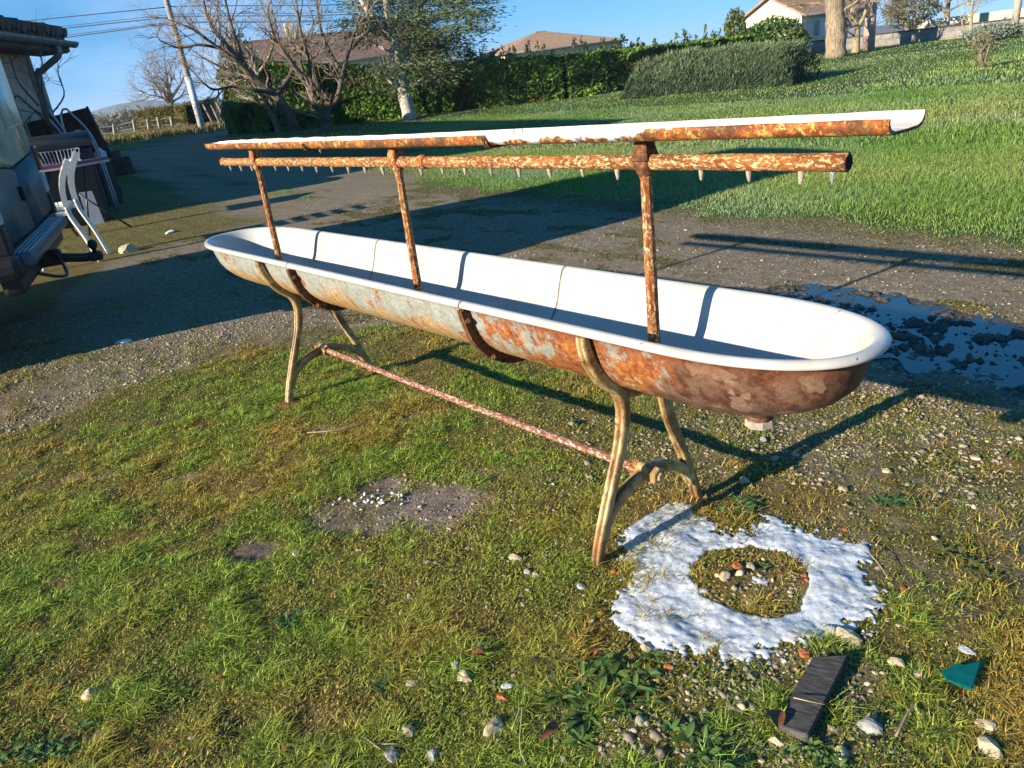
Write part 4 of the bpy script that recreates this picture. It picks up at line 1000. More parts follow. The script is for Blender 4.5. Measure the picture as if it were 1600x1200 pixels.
rosette(990, 1060, 14, .06, .016, 'leafy weed patch right of the bottom centre mat', .4, clumps=5, cr=.05)
rosette(1160, 795, 14, .055, .016, 'green weed clump between far leg and slush', .5, clumps=6, cr=.035)
rosette(1385, 790, 12, .06, .012, 'green weed tuft in the stony grass at right', .45, clumps=5, cr=.04)
rosette(1090, 1175, 12, .06, .02, 'dark leaved weed left of the charred board at the bottom edge', .5, clumps=4, cr=.04)
rosette(1270, 1180, 12, .05, .012, 'light green sprouts at the bottom edge beside the charred board', .9, ((.12, .2, .05), (.16, .24, .06)), clumps=4, cr=.03)
rosette(60, 1185, 14, .05, .014, 'clover like weed in the bottom left corner', .6, clumps=6, cr=.05)
rosette(1190, 885, 12, .035, .008, 'small green sprout beside the largest brick piece', .8, clumps=2, cr=.01)
rosette(1500, 885, 12, .06, .012, 'olive weed tuft at the right beyond the slush', .45, ((.09, .12, .03), (.14, .15, .04)), clumps=4, cr=.04)

# ------------------------------------------------------------------ van with tow step
def van():
    U = np.array([.959, -.283, 0.]); Nn = np.array([.283, .959, 0.]); F0 = np.array([-5.45, -.27, 0.]); W_ = 2.3
    O = F0+U*(W_/2-.30)-Nn*.13
    t = empty('cargo_van', O, 'pale cargo van with grey lower panels, rear doors and ribbed tow step', 'van', rz=math.atan2(U[1], U[0]))
    pale = simple('van_paint', (.64, .68, .58), .35, .5, var=.12, sc=2.5, coat=.3); grey = simple('van_grey', (.085, .11, .13), .45, .4, var=.2, sc=5)
    blk = simple('van_black', (.012, .013, .016), .5, .4, var=.3); glass = simple('van_glass', (.01, .014, .02), .08, .6, var=.1)
    hw = W_/2+.24; Ln = 6.4
    prof = [(-hw, 1.28), (-hw, 1.9), (-hw+.03, 2.6), (-hw+.10, 3.05), (-hw+.28, 3.28), (0, 3.34), (hw-.28, 3.28), (hw-.10, 3.05), (hw-.03, 2.6), (hw, 1.9), (hw, 1.28)]
    def extr(name, P, y0, y1, mat, par, bev=.03):
        bm = bmesh.new(); vs = [bm.verts.new((x, y1, z)) for x, z in P]; f = bm.faces.new(vs); r = bmesh.ops.extrude_face_region(bm, geom=[f])
        for v in [g for g in r['geom'] if isinstance(g, bmesh.types.BMVert)]: v.co.y = y0
        bmesh.ops.recalc_face_normals(bm, faces=bm.faces[:])
        if bev: bmesh.ops.bevel(bm, geom=[e for e in bm.edges if e.calc_face_angle(0) > .5], offset=bev, segments=3, affect='EDGES')
        me = bpy.data.meshes.new(name); bm.to_mesh(me); bm.free(); return link(name, me, mat, par, True)
    extr('body', prof, -Ln, -.03, pale, t)
    extr('lower_panel', [(-hw-.01, .62), (-hw-.012, 1.285), (hw+.012, 1.285), (hw+.01, .62)], -Ln+.02, -.02, grey, t)
    # far side belt curve: the grey panel rises towards each corner
    for s in (-1, 1):
        d = extr('rear_door', [(s*.012, .80), (s*.012, 1.26), (s*(hw-.2), 1.33), (s*(hw-.1), 1.42), (s*(hw-.1), .82)], -.03, .012, grey, t, .012)
        extr('door_upper', [(s*.012, 1.275), (s*.012, 3.08), (s*(hw-.22), 3.04), (s*(hw-.12), 2.6), (s*(hw-.1), 1.44), (s*(hw-.2), 1.345)], -.03, .010, pale, d, .02)
        extr('panel_recess', [(s*.22, 1.55), (s*.2, 2.0), (s*(hw-.42), 2.0), (s*(hw-.25), 1.6)], .008, .024, pale, d, .012)
        extr('rear_window', [(s*.13, 2.15), (s*.15, 2.85), (s*(hw-.34), 2.85), (s*(hw-.24), 2.15)], .006, .018, glass, d, .012)
        mb = MB(); mb.bbox((-.05, 0, -.09), (.13, .035, .02), .012, at=(s*.06 if s > 0 else -.14, .010, 1.12)); mb.build('handle', blk, d)
        mb = MB(); mb.bbox((-.05, -.03, -.02), (.05, .03, .02), .008, at=(s*(hw-.03), .0, 2.75)); mb.build('hinge', pale, d)
        # lamp cluster
        L_ = empty('tail_lamp', (0, 0, 0), None, None); L_.parent = t
        for nm, z0, z1, mt in (('red_lens', 1.18, 1.40, 'lens_red'), ('white_lens', .98, 1.16, 'lens_white'), ('lamp_housing', .78, .97, None)):
            mm = MAT.get(mt) if mt else blk
            if mt == 'lens_red' and not mm: mm = simple('lens_red', (.10, .008, .008), .2, .6, var=.2)
            if mt == 'lens_white' and not mm: mm = simple('lens_white', (.55, .57, .6), .2, .6, var=.1)
            mb = MB(); mb.bbox((-.075, -.12, z0), (.075, .045, z1), .02, at=(s*(hw-.03), -.01, 0)); mb.build(nm, mm, L_)
    mb = MB(); mb.bbox((-hw+.02, -.1, .52), (hw-.02, .02, .80), .03); mb.build('sill', blk, t)
    # ribbed step bumper
    st = MB(); st.bbox((-W_/2+.26, -.03, .70), (W_/2+.26, .15, .785), .03); bc_ = MB(); bc_.bbox((W_/2+.14, -.3, .64), (W_/2+.38, .08, .79), .05); bc_.build('bumper_corner', blk, t)
    so_ = st.build('step', simple('step_steel', (.05, .075, .11), .35, .5, var=.25), t, smooth=False)
    rb = MB()
    for k in range(5):
        for q in range(46):
            x0 = -W_/2+.32+q*(W_-.12)/46; rb.bbox((x0, .0, .785), (x0+.033, .012, .795), .003, at=(0, -.01+k*.031, 0))
    rb.build('tread_ribs', simple('tread_alu', (.45, .5, .55), .35, .6, metal=.5, var=.2), so_)
    tb = MB(); tb.bbox((.2, -.3, .52), (.3, .16, .64), .02); tb.tube(smooth_path([(.25, .12, .58), (.25, .2, .56), (.25, .3, .54), (.25, .38, .54)], 4), [.035, .035, .035, .035, .035, .035, .035, .035, .035, .035, .035, .035, .035][:13], 10)
    tb.bbox((.20, .34, .50), (.30, .44, .57), .02)
    h = tb.build('tow_hitch', blk, t); mb = MB(); mb.lathe([(.018, 0), (.018, .03), (.022, .035), (.032, .05), (.036, .07), (.032, .09), (.02, .104), (0, .108)], (.25, .39, .56), k=14); mb.build('tow_ball', blk, h, smooth=True)
    mb = MB(); mb.tube(smooth_path([(1.2, .1, .62), (1.1, .2, .56), (.8, .22, .52), (.4, .16, .56), (.3, .1, .62)], 6), .012, 8); mb.build('guard_bar', blk, t, smooth=True)
    for s in (-1, 1):
        for yy in (-1.35, -5.0):
            w_ = MB(); w_.lathe([(.0, -.14), (.3, -.14), (.42, -.13), (.46, -.08), (.46, .08), (.42, .13), (.3, .14), (0, .14)], (s*(hw-.2), yy, .46), (1, 0, 0), 28); wo = w_.build('wheel', blk, t, angle=40)
            w_ = MB(); w_.lathe([(0, 0), (.27, 0), (.25, .012), (.1, .004), (0, .02)], (s*(hw-.2)+s*.142, yy, .46), (s, 0, 0), 24); w_.build('rim', MAT['tread_alu'], wo, angle=40)
van()

# ------------------------------------------------------------------ chairs, table and clutter by the van
def facing(px):
    """turn about z that sets local y along the line of sight at that place"""
    d = ray(px, 300); return math.atan2(-d[0], d[1])
white = simple('chair_white', (.80, .79, .74), .4, .5, var=.05)
def make_chair(at, label, dz=0, dx=0):
    """folding slat chair seen from its side: local +x is image right (its back), y away"""
    t = empty('folding_chair', at+np.array([math.cos(facing(110)), math.sin(facing(110)), 0])*dx+np.array([0, 0, dz]), label, 'chair', 'stacked white chairs', rz=facing(104))
    hw = .24
    for s in (0, 1):
        y = s*2*hw
        mb = MB(); mb.tube(smooth_path([(.17, y, .0), (.10, y, .30), (.02, y, .55), (.0, y, .68)], 5), .024, 8); mb.build('leg', white, t, smooth=True)
        mb = MB(); mb.tube(smooth_path([(-.42, y, .02), (-.40, y, .3), (-.36, y, .6)], 4), .022, 8); mb.build('leg', white, t, smooth=True)
        mb = MB(); mb.sweep(smooth_path([(.02, y, .58), (.01, y, .72), (.025, y, .86), (.07, y, 1.0), (.145, y, 1.13), (.18, y, 1.18)], 5), [(-.030, -.018), (.030, -.018), (.030, .018), (-.030, .018)], (0, 1, 0), True); mb.build('back_post', white, t)
    mb = MB()
    for k in range(6): mb.bbox((-.40+k*.075, .0, .62), (-.335+k*.075, 2*hw, .645), .006)
    mb.bbox((-.44, -.01, .585), (.02, .03, .63), .008); mb.bbox((-.44, 2*hw-.03, .585), (.02, 2*hw+.01, .63), .008); mb.build('seat', white, t)
    mb = MB()
    for k in range(5):
        z = .70+k*.09; x = .01+max(0, z-.74)**1.6*.55; mb.bbox((x-.010, .01, z), (x+.012, 2*hw-.01, z+.05), .004)
    mb.build('backrest', white, t)
    return t
b0 = dist(99, 300, 10.4); b0 = np.array([b0[0], b0[1], 0.])
make_chair(b0, 'lower white slatted folding chair of the stack behind the van step', dx=-.03)
make_chair(b0, 'upper white slatted folding chair stacked on another one', dz=.07, dx=.085)
def table():
    A, B_ = onz(46, 249, 1.06), onz(157, 234, 1.06); c0 = dist(100, 300, 13.2); at = np.array([c0[0], c0[1], 0.])
    t = empty('folding_table', at, 'folding table with maroon top and thin black trestle legs', 'table', rz=facing(100))
    mb = MB(); top = [(-.72, -.30), (.20, -.36), (.72, .18), (-.60, .42)]
    V = [(x, y, z) for z in (1.03, 1.07) for x, y in top]; mb.add(V, [(3, 2, 1, 0), (4, 5, 6, 7)]+[(i, (i+1) % 4, 4+(i+1) % 4, 4+i) for i in range(4)]); mb.build('table_top', simple('maroon_top', (.16, .045, .10), .45, .4, var=.2), t)
    mb = MB(); V = [(x*1.005, y*1.01, z) for z in (1.0, 1.028) for x, y in top]; mb.add(V, [(3, 2, 1, 0), (4, 5, 6, 7)]+[(i, (i+1) % 4, 4+(i+1) % 4, 4+i) for i in range(4)]); mb.build('edge_band', simple('pale_edge', (.45, .42, .36), .6), t)
    for a, b in (((.36, .0, 1.0), (.14, -.1, 0)), ((.18, -.1, .62), (.75, .0, .0)), ((-.35, -.1, 1.0), (.0, .1, .0)), ((-.1, -.1, 1.0), (-.42, 0, 0.))):
        mb = MB(); mb.tube([a, b], .016, 6); mb.build('leg', simple('leg_black', (.02, .02, .025), .4) if 'leg_black' not in MAT else MAT['leg_black'], t, smooth=True)
    o = dist(86, 232, 13.2); t2 = empty('wire_basket', (o[0], o[1], 1.075), 'white wire basket standing on the maroon folding table', 'basket', rz=facing(100))
    wr = simple('wire_white', (.42, .42, .48), .5, .5, var=.25); mb = MB()
    for z in (0, .17): mb.tube([(-.28, -.15, z), (.28, -.15, z), (.28, .15, z), (-.28, .15, z), (-.28, -.15, z)], .008, 5, cap=False)
    mb.build('rim', wr, t2); mb = MB()
    for k in range(13):
        x = -.27+k*.045; mb.tube([(x*1.1, -.16, .17), (x*.95, -.15, 0), (x*.95, .15, 0), (x*1.1, .16, .17)], .005, 4, cap=False)
    mb.build('wires', wr, t2)
table()
def clutter():
    rz = facing(110)
    p = dist(83, 230, 14.8); t = empty('storage_bin', (p[0], p[1], 0), 'large black plastic bin with a domed lid behind the table', 'bin', rz=rz)
    mb = MB(); mb.bbox((-.52, -.4, 0), (.52, .4, 1.24), .08); mb.build('body', simple('bin_black', (.012, .017, .022), .45, .4, var=.2), t)
    lid = MB(); V = []; F = []; n = 12
    lid.sweep([(-.56, 0, 1.24), (-.54, 0, 1.24), (.54, 0, 1.24), (.56, 0, 1.24)], [(y, z) for y, z in [(-.44, 0), (-.44, .08), (-.36, .16), (-.2, .21), (0, .23), (.2, .21), (.36, .16), (.44, .08), (.44, 0)]], (0, 0, 1), True, [.93, 1, 1, .93]); lid.build('lid', MAT['bin_black'], t, angle=50)
    p = dist(134, 300, 14.3); t = empty('leaning_board', (p[0], p[1], 0), 'white trapezoid board standing under the table', 'board', rz=rz)
    mb = MB(); V = [(x, y, z) for y in (0, .03) for x, z in [(-.10, .02), (.13, .02), (.09, .56), (-.10, .56)]]; mb.add(V, [(0, 1, 2, 3), (7, 6, 5, 4)]+[(i, 4+i, 4+(i+1) % 4, (i+1) % 4) for i in range(4)]); mb.build('board', simple('panel_white', (.5, .53, .58), .5), t)
    p = dist(132, 200, 17.2); t = empty('trailer', (p[0], p[1], 0), 'dark trailer bed with a tall rusty tailboard beside the house', 'trailer', rz=rz)
    mb = MB(); mb.bbox((-.85, 0, .35), (.22, .9, .9), .03); mb.build('bed', simple('trailer_dark', (.02, .03, .03), .6), t)
    for s in (-.6, .0): mb = MB(); mb.lathe([(0, -.06), (.3, -.06), (.32, 0), (.3, .06), (0, .06)], (s, -.05, .32), (0, 1, 0), 20); mb.build('wheel', MAT['bin_black'], t, angle=40)
    bd = MB()
    V = [(x, y, z) for y in (.05, .09) for x, z in [(-.9, .92), (.30, .92), (.14, 1.86), (-.9, 1.72)]]; bd.add(V, [(0, 1, 2, 3), (7, 6, 5, 4)]+[(i, 4+i, 4+(i+1) % 4, (i+1) % 4) for i in range(4)])
    m = MM('tail_rust', .8, .2); v = m.co(scale=(9, 1, 1)); m.col(m.ramp(m.noise(3, 4, .6, v), [(.3, (.022, .012, .010)), (.55, (.06, .028, .02)), (.72, (.12, .06, .045))])); bo = bd.build('tailboard', m.m, t)
    mb = MB(); mb.sweep([(.31, .06, .92), (.15, .06, 1.88)], [(-.02, -.03), (.02, -.03), (.02, .03), (-.02, .03)], (0, 1, 0)); mb.build('edge_post', MAT['trailer_dark'], bo)
    mb = MB(); mb.bbox((-.15, -.02, .87), (.27, .04, .915), .01); mb.build('wood_rail', simple('pale_wood', (.3, .24, .17), .8), t)
    p = dist(152, 226, 17); t = empty('white_canister', (p[0], p[1], 0), 'small white canister at the foot of the rusty tailboard', 'canister'); mb = MB(); mb.lathe([(.09, .86), (.11, .88), (.11, 1.05), (.05, 1.1), (.04, 1.13), (0, 1.13)], k=14); mb.build('body', MAT['panel_white'], t, angle=40); mb = MB(); mb.bbox((-.12, -.12, 0), (.12, .12, .86), .01); mb.build('stand', MAT['trailer_dark'], t)
    p = dist(103, 195, 15.8); t = empty('tube_frame', (p[0], p[1], 0), 'grey bent steel tube frame standing behind the black bin', 'tube frame', rz=rz)
    tb = simple('tube_grey', (.30, .33, .38), .35, .6, metal=.5)
    for k, P in enumerate(([(-.10, 0, 0), (-.05, 0, 1.55), (.0, 0, 1.80), (.06, 0, 1.84), (.12, 0, 1.78), (.36, 0, 1.25), (.42, 0, 0)], [(.04, .1, 0), (.06, .1, 1.3), (.10, .1, 1.46), (.18, .1, 1.47), (.24, .1, 1.4), (.34, .1, 1.15), (.38, .1, 0)], [(-.18, .05, 1.86), (-.05, .05, 1.5), (.02, .05, 1.3)], [(-.22, .08, 1.72), (.0, .08, 1.25)])):
        mb = MB(); mb.tube(smooth_path(P, 5), .018, 7); mb.build('tube', tb, t, smooth=True)
    # stumps and stick
    for px, py, D, s, lab in ((188, 262, 22, .36, 'squat dark tree stump on the shaded verge'), (176, 250, 24.5, .32, 'paler cut log behind the squat stump')):
        p, _ = G(px, py+12 if s > .33 else py+6); mb = MB(); n = 14
        mb.lathe([(s*1.25, -.05), (s*1.1, .05), (s, .18), (s*.97, s*1.25), (s*.9, s*1.32), (0, s*1.34)], k=14)
        mb.V = [(x*(1+.12*math.sin(5*math.atan2(y, x))), y*(1+.1*math.cos(4*math.atan2(y, x))), z) for x, y, z in mb.V]
        o = mb.build('tree_stump', simple('stump_bark'+str(int(s*100)), (.05, .035, .028) if s > .33 else (.09, .06, .045), .9, .2, var=.5, sc=6, bump=.6), angle=40); o.location = p; tag(o, lab, 'stump', 'cut stumps')
    P = [onz(134, 251, .25), onz(180, 246, .25), onz(228, 241, .25)]; mb = MB(); mb.tube([q-P[0] for q in P], .018, 6); o = mb.build('long_stick', MAT['straw'], smooth=True); o.location = P[0]; tag(o, 'long straight pale stick lying past the table towards the drive', 'stick')
clutter()

# ------------------------------------------------------------------ buildings
def roof_tile_mat(name, c1, c2, c3, run=(1, 0, 0), sc=3.2):
    m = MM(name, .85, .2); wv = m.n('ShaderNodeTexWave', wave_type='BANDS', bands_direction='X'); wv.inputs['Scale'].default_value = sc; wv.inputs['Distortion'].default_value = .6; wv.inputs['Detail'].default_value = 2; wv.inputs['Detail Scale'].default_value = 3
    m.l(m.co(), wv.inputs['Vector']); f = m.noise(3.5, 6, .75)
    c = m.ramp(f, [(.3, c1), (.5, c2), (.7, c3)]); c = m.mix(m.math('MULTIPLY', m.ramp(wv.outputs['Fac'], [(.0, 1), (.35, 0)]), .45), c, (.07, .045, .035)); m.col(c); m.bump(wv.outputs['Fac'], .8, .05); return m.m
roof_tile_mat('roof_warm', (.22, .13, .085), (.36, .22, .14), (.46, .33, .22)); roof_tile_mat('roof_brown', (.11, .065, .05), (.19, .12, .09), (.30, .22, .17)); roof_tile_mat('roof_pink', (.30, .19, .13), (.42, .28, .19), (.52, .40, .28))
m = MM('render_cream', .9, .2); m.col(m.ramp(m.noise(1.5, 5, .6), [(.3, (.58, .53, .40)), (.7, (.70, .65, .50))])); m.bump(m.noise(30, 3), .15, .02)
m = MM('render_pink', .92, .2); m.col(m.ramp(m.noise(1.2, 6, .65), [(.3, (.42, .28, .22)), (.6, (.62, .43, .34)), (.8, (.66, .48, .38))])); m.bump(m.noise(24, 4), .3, .02)
simple('zinc', (.26, .28, .29), .45, .5, metal=.4, var=.25); simple('shutter_white', (.62, .66, .72), .5); simple('dark_glass', (.015, .02, .025), .1, .6)
def gable(name, label, corner, n1, wid, leng, z0, eave, ridge, wall, roof, ov=.35, windows=(), hip=False):
    """house with one corner given; n1 = outward normal of the gable wall; front wall runs along -n1 from the corner.
       local frame: x runs back along the front wall, y runs across the gable away from the front"""
    n1 = np.array([n1[0], n1[1]])/math.hypot(*n1); rz = math.atan2(-n1[1], -n1[0])
    t = empty(name, (corner[0], corner[1], z0), label, 'house', rz=rz)
    e = eave-z0; r = ridge-z0; mb = MB(); w = wid
    V = []; 
    for x in (0, leng): V += [(x, 0, -1.5), (x, w, -1.5), (x, w, e), (x, w/2, r-.05 if not hip else e), (x, 0, e)]
    mb.add(V, [(4, 3, 2, 1, 0), (5, 6, 7, 8, 9), (0, 5, 9, 4), (1, 2, 7, 6), (0, 1, 6, 5)]); mb.build('wall', wall, t)
    mb = MB(); sl_ = (r-e)/(w/2)
    if hip:
        zo = e-ov*sl_; A_ = [(-ov, -ov, zo), (leng+ov, -ov, zo), (leng+ov, w+ov, zo), (-ov, w+ov, zo)]; B_ = [(leng*.42, w/2, r), (leng*.52, w/2, r)]; Q = A_+B_; Q = Q+[(x, y, z+.12) for x, y, z in Q]
        mb.add(Q, [(3, 2, 1, 0), (6, 7, 11, 10), (7, 8, 11), (8, 9, 10, 11), (9, 6, 10), (0, 1, 7, 6), (1, 2, 8, 7), (2, 3, 9, 8), (3, 0, 6, 9)])
    for s in (0, 1) if not hip else ():
        ya, za = (-ov, e-ov*sl_) if s == 0 else (w+ov, e-ov*sl_); yb, zb = w/2, r
        V = [(-ov, ya, za), (leng+ov, ya, za), (leng+ov, yb, zb), (-ov, yb, zb)]; V = V+[(x, y, z+.13) for x, y, z in V]
        mb.add(V, [(0, 1, 2, 3), (7, 6, 5, 4)]+[(i, (i+1) % 4, 4+(i+1) % 4, 4+i) for i in range(4)])
    mb.tube([(-ov, w/2, r+.12), (leng+ov, w/2, r+.12)] if not hip else [(leng*.42, w/2, r+.1), (leng*.52, w/2, r+.1)], .12, 6); ro = mb.build('roof', roof, t)
    gb = MB(); gb.tube([(-ov, -ov-.06, e-ov*sl_+.03), (leng+ov, -ov-.06, e-ov*sl_+.03)], .08, 8); gb.build('gutter', MAT['zinc'], ro, smooth=True)
    for (x0, z1, ww, hh) in windows:
        mb = MB(); mb.box((x0, -.06, z1), (x0+ww, .02, z1+hh)); wi = mb.build('window', MAT['shutter_white'], t)
        mb = MB(); mb.box((x0+.08, -.075, z1+.08), (x0+ww*.72, -.055, z1+hh-.08)); mb.build('pane', MAT['dark_glass'], wi)
        mb = MB(); mb.box((x0+ww+.0, -.10, z1), (x0+ww+.5*ww, -.06, z1+hh)); mb.build('shutter', MAT['shutter_white'], wi)
    return t, ro
def e12(a, b): v = E1*a+E2*b; return v[:2]
# right house (lit gable, shaded front)
K = dist(1252, 60, 60)
t, ro = gable('bungalow', 'cream bungalow with pale tiled roof and white shutters on the right', K, e12(-.8, -.6), 5.0, 8.2, .5, 3.05, 4.3, MAT['render_cream'], MAT['roof_warm'], .35, ((1.2, .95, 1.1, 1.15), (5.0, .95, 1.0, 1.1)))
# house whose roof shows over the hedge
K = dist(790, 95, 72)
t, ro = gable('distant_house', 'house behind the hedge, only its long low pinkish tiled roof showing', K, e12(-.9, -.43), 7.5, 12, .6, 3.35, 4.75, MAT['render_cream'], MAT['roof_pink'], .4, hip=True)
# house behind the bare trees
K = dist(398, 170, 66)
t, ro = gable('trees_house', 'cream house with dark brown roof half hidden behind the bare trees', K, e12(-.94, -.34), 9, 15.5, .6, 4.2, 6.3, MAT['render_cream'], MAT['roof_brown'], .35, ((2.5, 1.2, 1.0, 1.2), (7.5, 1.2, 1.0, 1.2)))
mb = MB(); mb.bbox((3.9, 4.2, 5.3), (4.7, 5.0, 6.9), .03); ch = mb.build('chimney', MAT['render_cream'], ro)
# near rendered house with gutter and downpipe, at the left
def near_house():
    d = np.array([.83, -.56]); d /= np.hypot(*d); nrm = np.array([.56, .83]); nrm /= np.hypot(*nrm)     # wall runs along d, faces nrm
    K = dist(52, 105, 18.3); rz = math.atan2(-nrm[1]*0+d[1], d[0])
    t = empty('rendered_house', (K[0], K[1], 0), 'pinkish rendered house with tiled eaves, zinc gutter and downpipe at the left edge', 'house', rz=rz)
    # local: x along the wall towards the camera side, y outward? build with y>0 outward
    sgn = 1 if (math.cos(rz)*nrm[1]-math.sin(rz)*nrm[0]) > 0 else -1
    mb = MB(); mb.box((0, min(0, -sgn*5), 0), (3.5, max(0, -sgn*5), 3.12)); mb.build('wall', MAT['render_pink'], t)
    rf = MB(); V = []
    P = [(sgn*.55, 3.10), (-sgn*2.6, 4.0), (-sgn*5.4, 3.0)]
    for x in (-.45, 3.9): V += [(x, y, z) for y, z in P]+[(x, y, z+.14) for y, z in P]
    rf.add(V, [(0, 1, 2, 5, 4, 3), (11, 9+1, 9, 6, 7, 8), (0, 6, 7, 1), (1, 7, 8, 2), (3, 4, 10, 9), (4, 5, 11, 10), (0, 3, 9, 6), (2, 8, 11, 5)])
    # individual barrel tiles along the eaves and verge
    for k in range(22):
        x = -.42+k*.19; rf.tube([(x, sgn*.62, 3.26+.02*math.sin(k*1.9)), (x+.01*math.sin(k), sgn*-.6, 3.60+.02*math.sin(k*2.7))], .085, 8)
    for k in range(12):
        yy = sgn*(.5-.24*k); rf.tube([(-.48, yy, 3.30+.264*.27*k+.02*math.sin(k*2.2)), (-.40, yy-sgn*.3, 3.36+.264*.27*k)], .10, 8)
    ro = rf.build('roof', MAT['roof_brown'], t)
    mb = MB(); mb.box((-.44, sgn*.56-.03, 2.92), (3.8, sgn*.56+.03, 3.10)); mb.box((-.44, min(0, sgn*.55), 2.90), (3.8, max(0, sgn*.55), 2.93)); mb.build('fascia', simple('fascia_wood', (.12, .11, .10), .8), ro)
    mb = MB(); mb.sweep([(-.46, sgn*.69, 3.08), (3.8, sgn*.69, 3.08)], [(math.cos(a)*.10, math.sin(a)*.10) for a in np.linspace(math.pi, 2*math.pi, 9)]+[(.085, 0.0), (-.085, 0)], (0, 0, 1)); mb.build('gutter', MAT['zinc'], ro)
    mb = MB(); mb.tube(smooth_path([(.32, sgn*.66, 3.0), (.32, sgn*.64, 2.82), (.16, sgn*.22, 2.62), (.13, sgn*.10, 2.45), (.13, sgn*.10, 1.0), (.13, sgn*.1, .0)], 6), .06, 10); dp = mb.build('downpipe', MAT['zinc'], t, smooth=True)
near_house()
# tall farmhouse beyond the left edge of the view, whose shade lies over the road and the left of the lawn
K = np.array([-13.0, -3.0]); t, ro = gable('farmhouse', 'two storey stone farmhouse out to the left casting its shade over the road', K, (1, .0), 11, 34, 0, 5.3, 7.6, MAT['render_pink'], MAT['roof_brown'], .4, ((3, 1.2, 1.0, 1.4), (9, 1.2, 1.0, 1.4)))
t.rotation_euler = (0, 0, math.pi-.2)

# ------------------------------------------------------------------ walls, poles, wires, fence
def block_mat(name, c1, c2, c3):
    m = MM(name, .93, .2); br = m.n('ShaderNodeTexBrick'); br.inputs['Scale'].default_value = 1.0; br.inputs['Brick Width'].default_value = .7; br.inputs['Row Height'].default_value = .3; br.inputs['Mortar Size'].default_value = .012
    br.inputs['Color1'].default_value = (*c1, 1); br.inputs['Color2'].default_value = (*c2, 1); br.inputs['Mortar'].default_value = (*c3, 1)
    mp = m.n('ShaderNodeMapping'); mp.inputs['Rotation'].default_value = (math.pi/2, 0, 0); m.l(m.co(), mp.inputs[0]); m.l(mp.outputs[0], br.inputs['Vector'])
    m.col(m.mix(1.0, br.outputs['Color'], m.ramp(m.noise(2.5, 5, .7), [(.3, .65), (.7, 1.25)]), 'MULTIPLY')); return m.m
block_mat('block_grey', (.22, .20, .19), (.28, .26, .24), (.15, .14, .13)); block_mat('block_cream', (.50, .46, .36), (.60, .55, .44), (.34, .31, .25))
simple('coping_dark', (.06, .055, .05), .9, .2, var=.4)
def wall(name, label, a, b, z0, za, zb, th, mat, cope=None):
    a = np.array(a[:2]); b = np.array(b[:2]); L = np.hypot(*(b-a)); t = empty(name, (a[0], a[1], 0), label, 'wall', rz=math.atan2(b[1]-a[1], b[0]-a[0]))
    mb = MB(); V = [(0, 0, z0), (L, 0, z0), (L, 0, zb), (0, 0, za)]; V += [(x, th, z) for x, _, z in V]; mb.add(V, [(0, 1, 2, 3), (7, 6, 5, 4)]+[(i, 4+i, 4+(i+1) % 4, (i+1) % 4) for i in range(4)]); mb.build('wall_face', mat, t)
    if cope:
        mb = MB(); V = [(-.02, -.05, za), (L+.02, -.05, zb), (L+.02, -.05, zb+.07), (-.02, -.05, za+.07)]; V += [(x, th+.05, z) for x, _, z in V]; mb.add(V, [(0, 1, 2, 3), (7, 6, 5, 4)]+[(i, 4+i, 4+(i+1) % 4, (i+1) % 4) for i in range(4)]); mb.build('coping', cope, t)
    return t
def zat(px, py, D): return float(dist(px, py, D)[2])
wall('block_wall', 'grey concrete block wall with dark coping along the top of the lawn', dist(1268, 80, 53), dist(1660, 42, 50), 0, zat(1268, 66, 53), zat(1660, 22, 50), .3, MAT['block_grey'], MAT['coping_dark'])
wall('cream_block_wall', 'higher cream block wall rising behind the grey block wall', dist(1432, 50, 60), dist(1680, 30, 57), 0, zat(1432, 33, 60), zat(1680, 2, 57), .3, MAT['block_cream'])
tq = wall('shed', 'low shed with blue grey roof tucked behind the block wall', dist(1352, 60, 55), dist(1412, 55, 56), 0, zat(1352, 41, 55), zat(1412, 38, 56), 2.5, simple('slate_blue', (.12, .15, .22), .7, var=.3)); tq['category'] = 'shed'
P0 = dist(357, 195, 60); P1 = dist(392, 190, 60)
wall('stone_wall', 'low pale stone garden wall below the cream house wall', P0, P1, 0, 1.35, 1.45, .4, MAT['block_cream'])
simple('pole_concrete', (.30, .28, .26), .8, .2, var=.2, sc=3); simple('pole_galv', (.55, .58, .60), .5, .5, var=.15, sc=3); simple('pole_wood', (.34, .31, .26), .85, .2, var=.25, sc=4); simple('pole_pink', (.42, .31, .26), .85, .2, var=.15, sc=4); simple('wire_dark', (.03, .035, .045), .6)
def vpole(name, label, px, py, D, h, r0, r1, mat, lean=0, cat='pole'):
    p = dist(px, py, D); z0 = float(T(p[0], p[1])); t = empty(name, (p[0], p[1], z0), label, cat)
    mb = MB(); mb.tube([(E1[0]*lean*k/6, E1[1]*lean*k/6, h*k/6) for k in range(7)], [r0+(r1-r0)*k/6 for k in range(7)], 10); mb.build('shaft', mat, t, smooth=True); return t, np.array([p[0], p[1], z0])
PT, PB = vpole('utility_pole', 'leaning grey utility pole with a pale lower sleeve beside the road', 318, 207, 52, 13.5, .20, .13, MAT['pole_concrete'], -.35)
mb = MB(); mb.tube([(-.0, -.0, 0), (E1[0]*-.35*.25, E1[1]*-.35*.25, 3.1)], [.215, .205], 10); mb.build('sleeve', MAT['pole_galv'], PT, smooth=True)
vpole('post_pole', 'tall pinkish pole standing right of the knobbly tree', 1357, 80, 48.5, 8, .30, .26, MAT['pole_pink'])
vpole('wood_pole', 'thin weathered pole in front of the block wall at the far right', 1584, 50, 47, 8, .17, .15, MAT['pole_wood'], .2)
PTOP = PB+np.array([0, 0, 12.5])
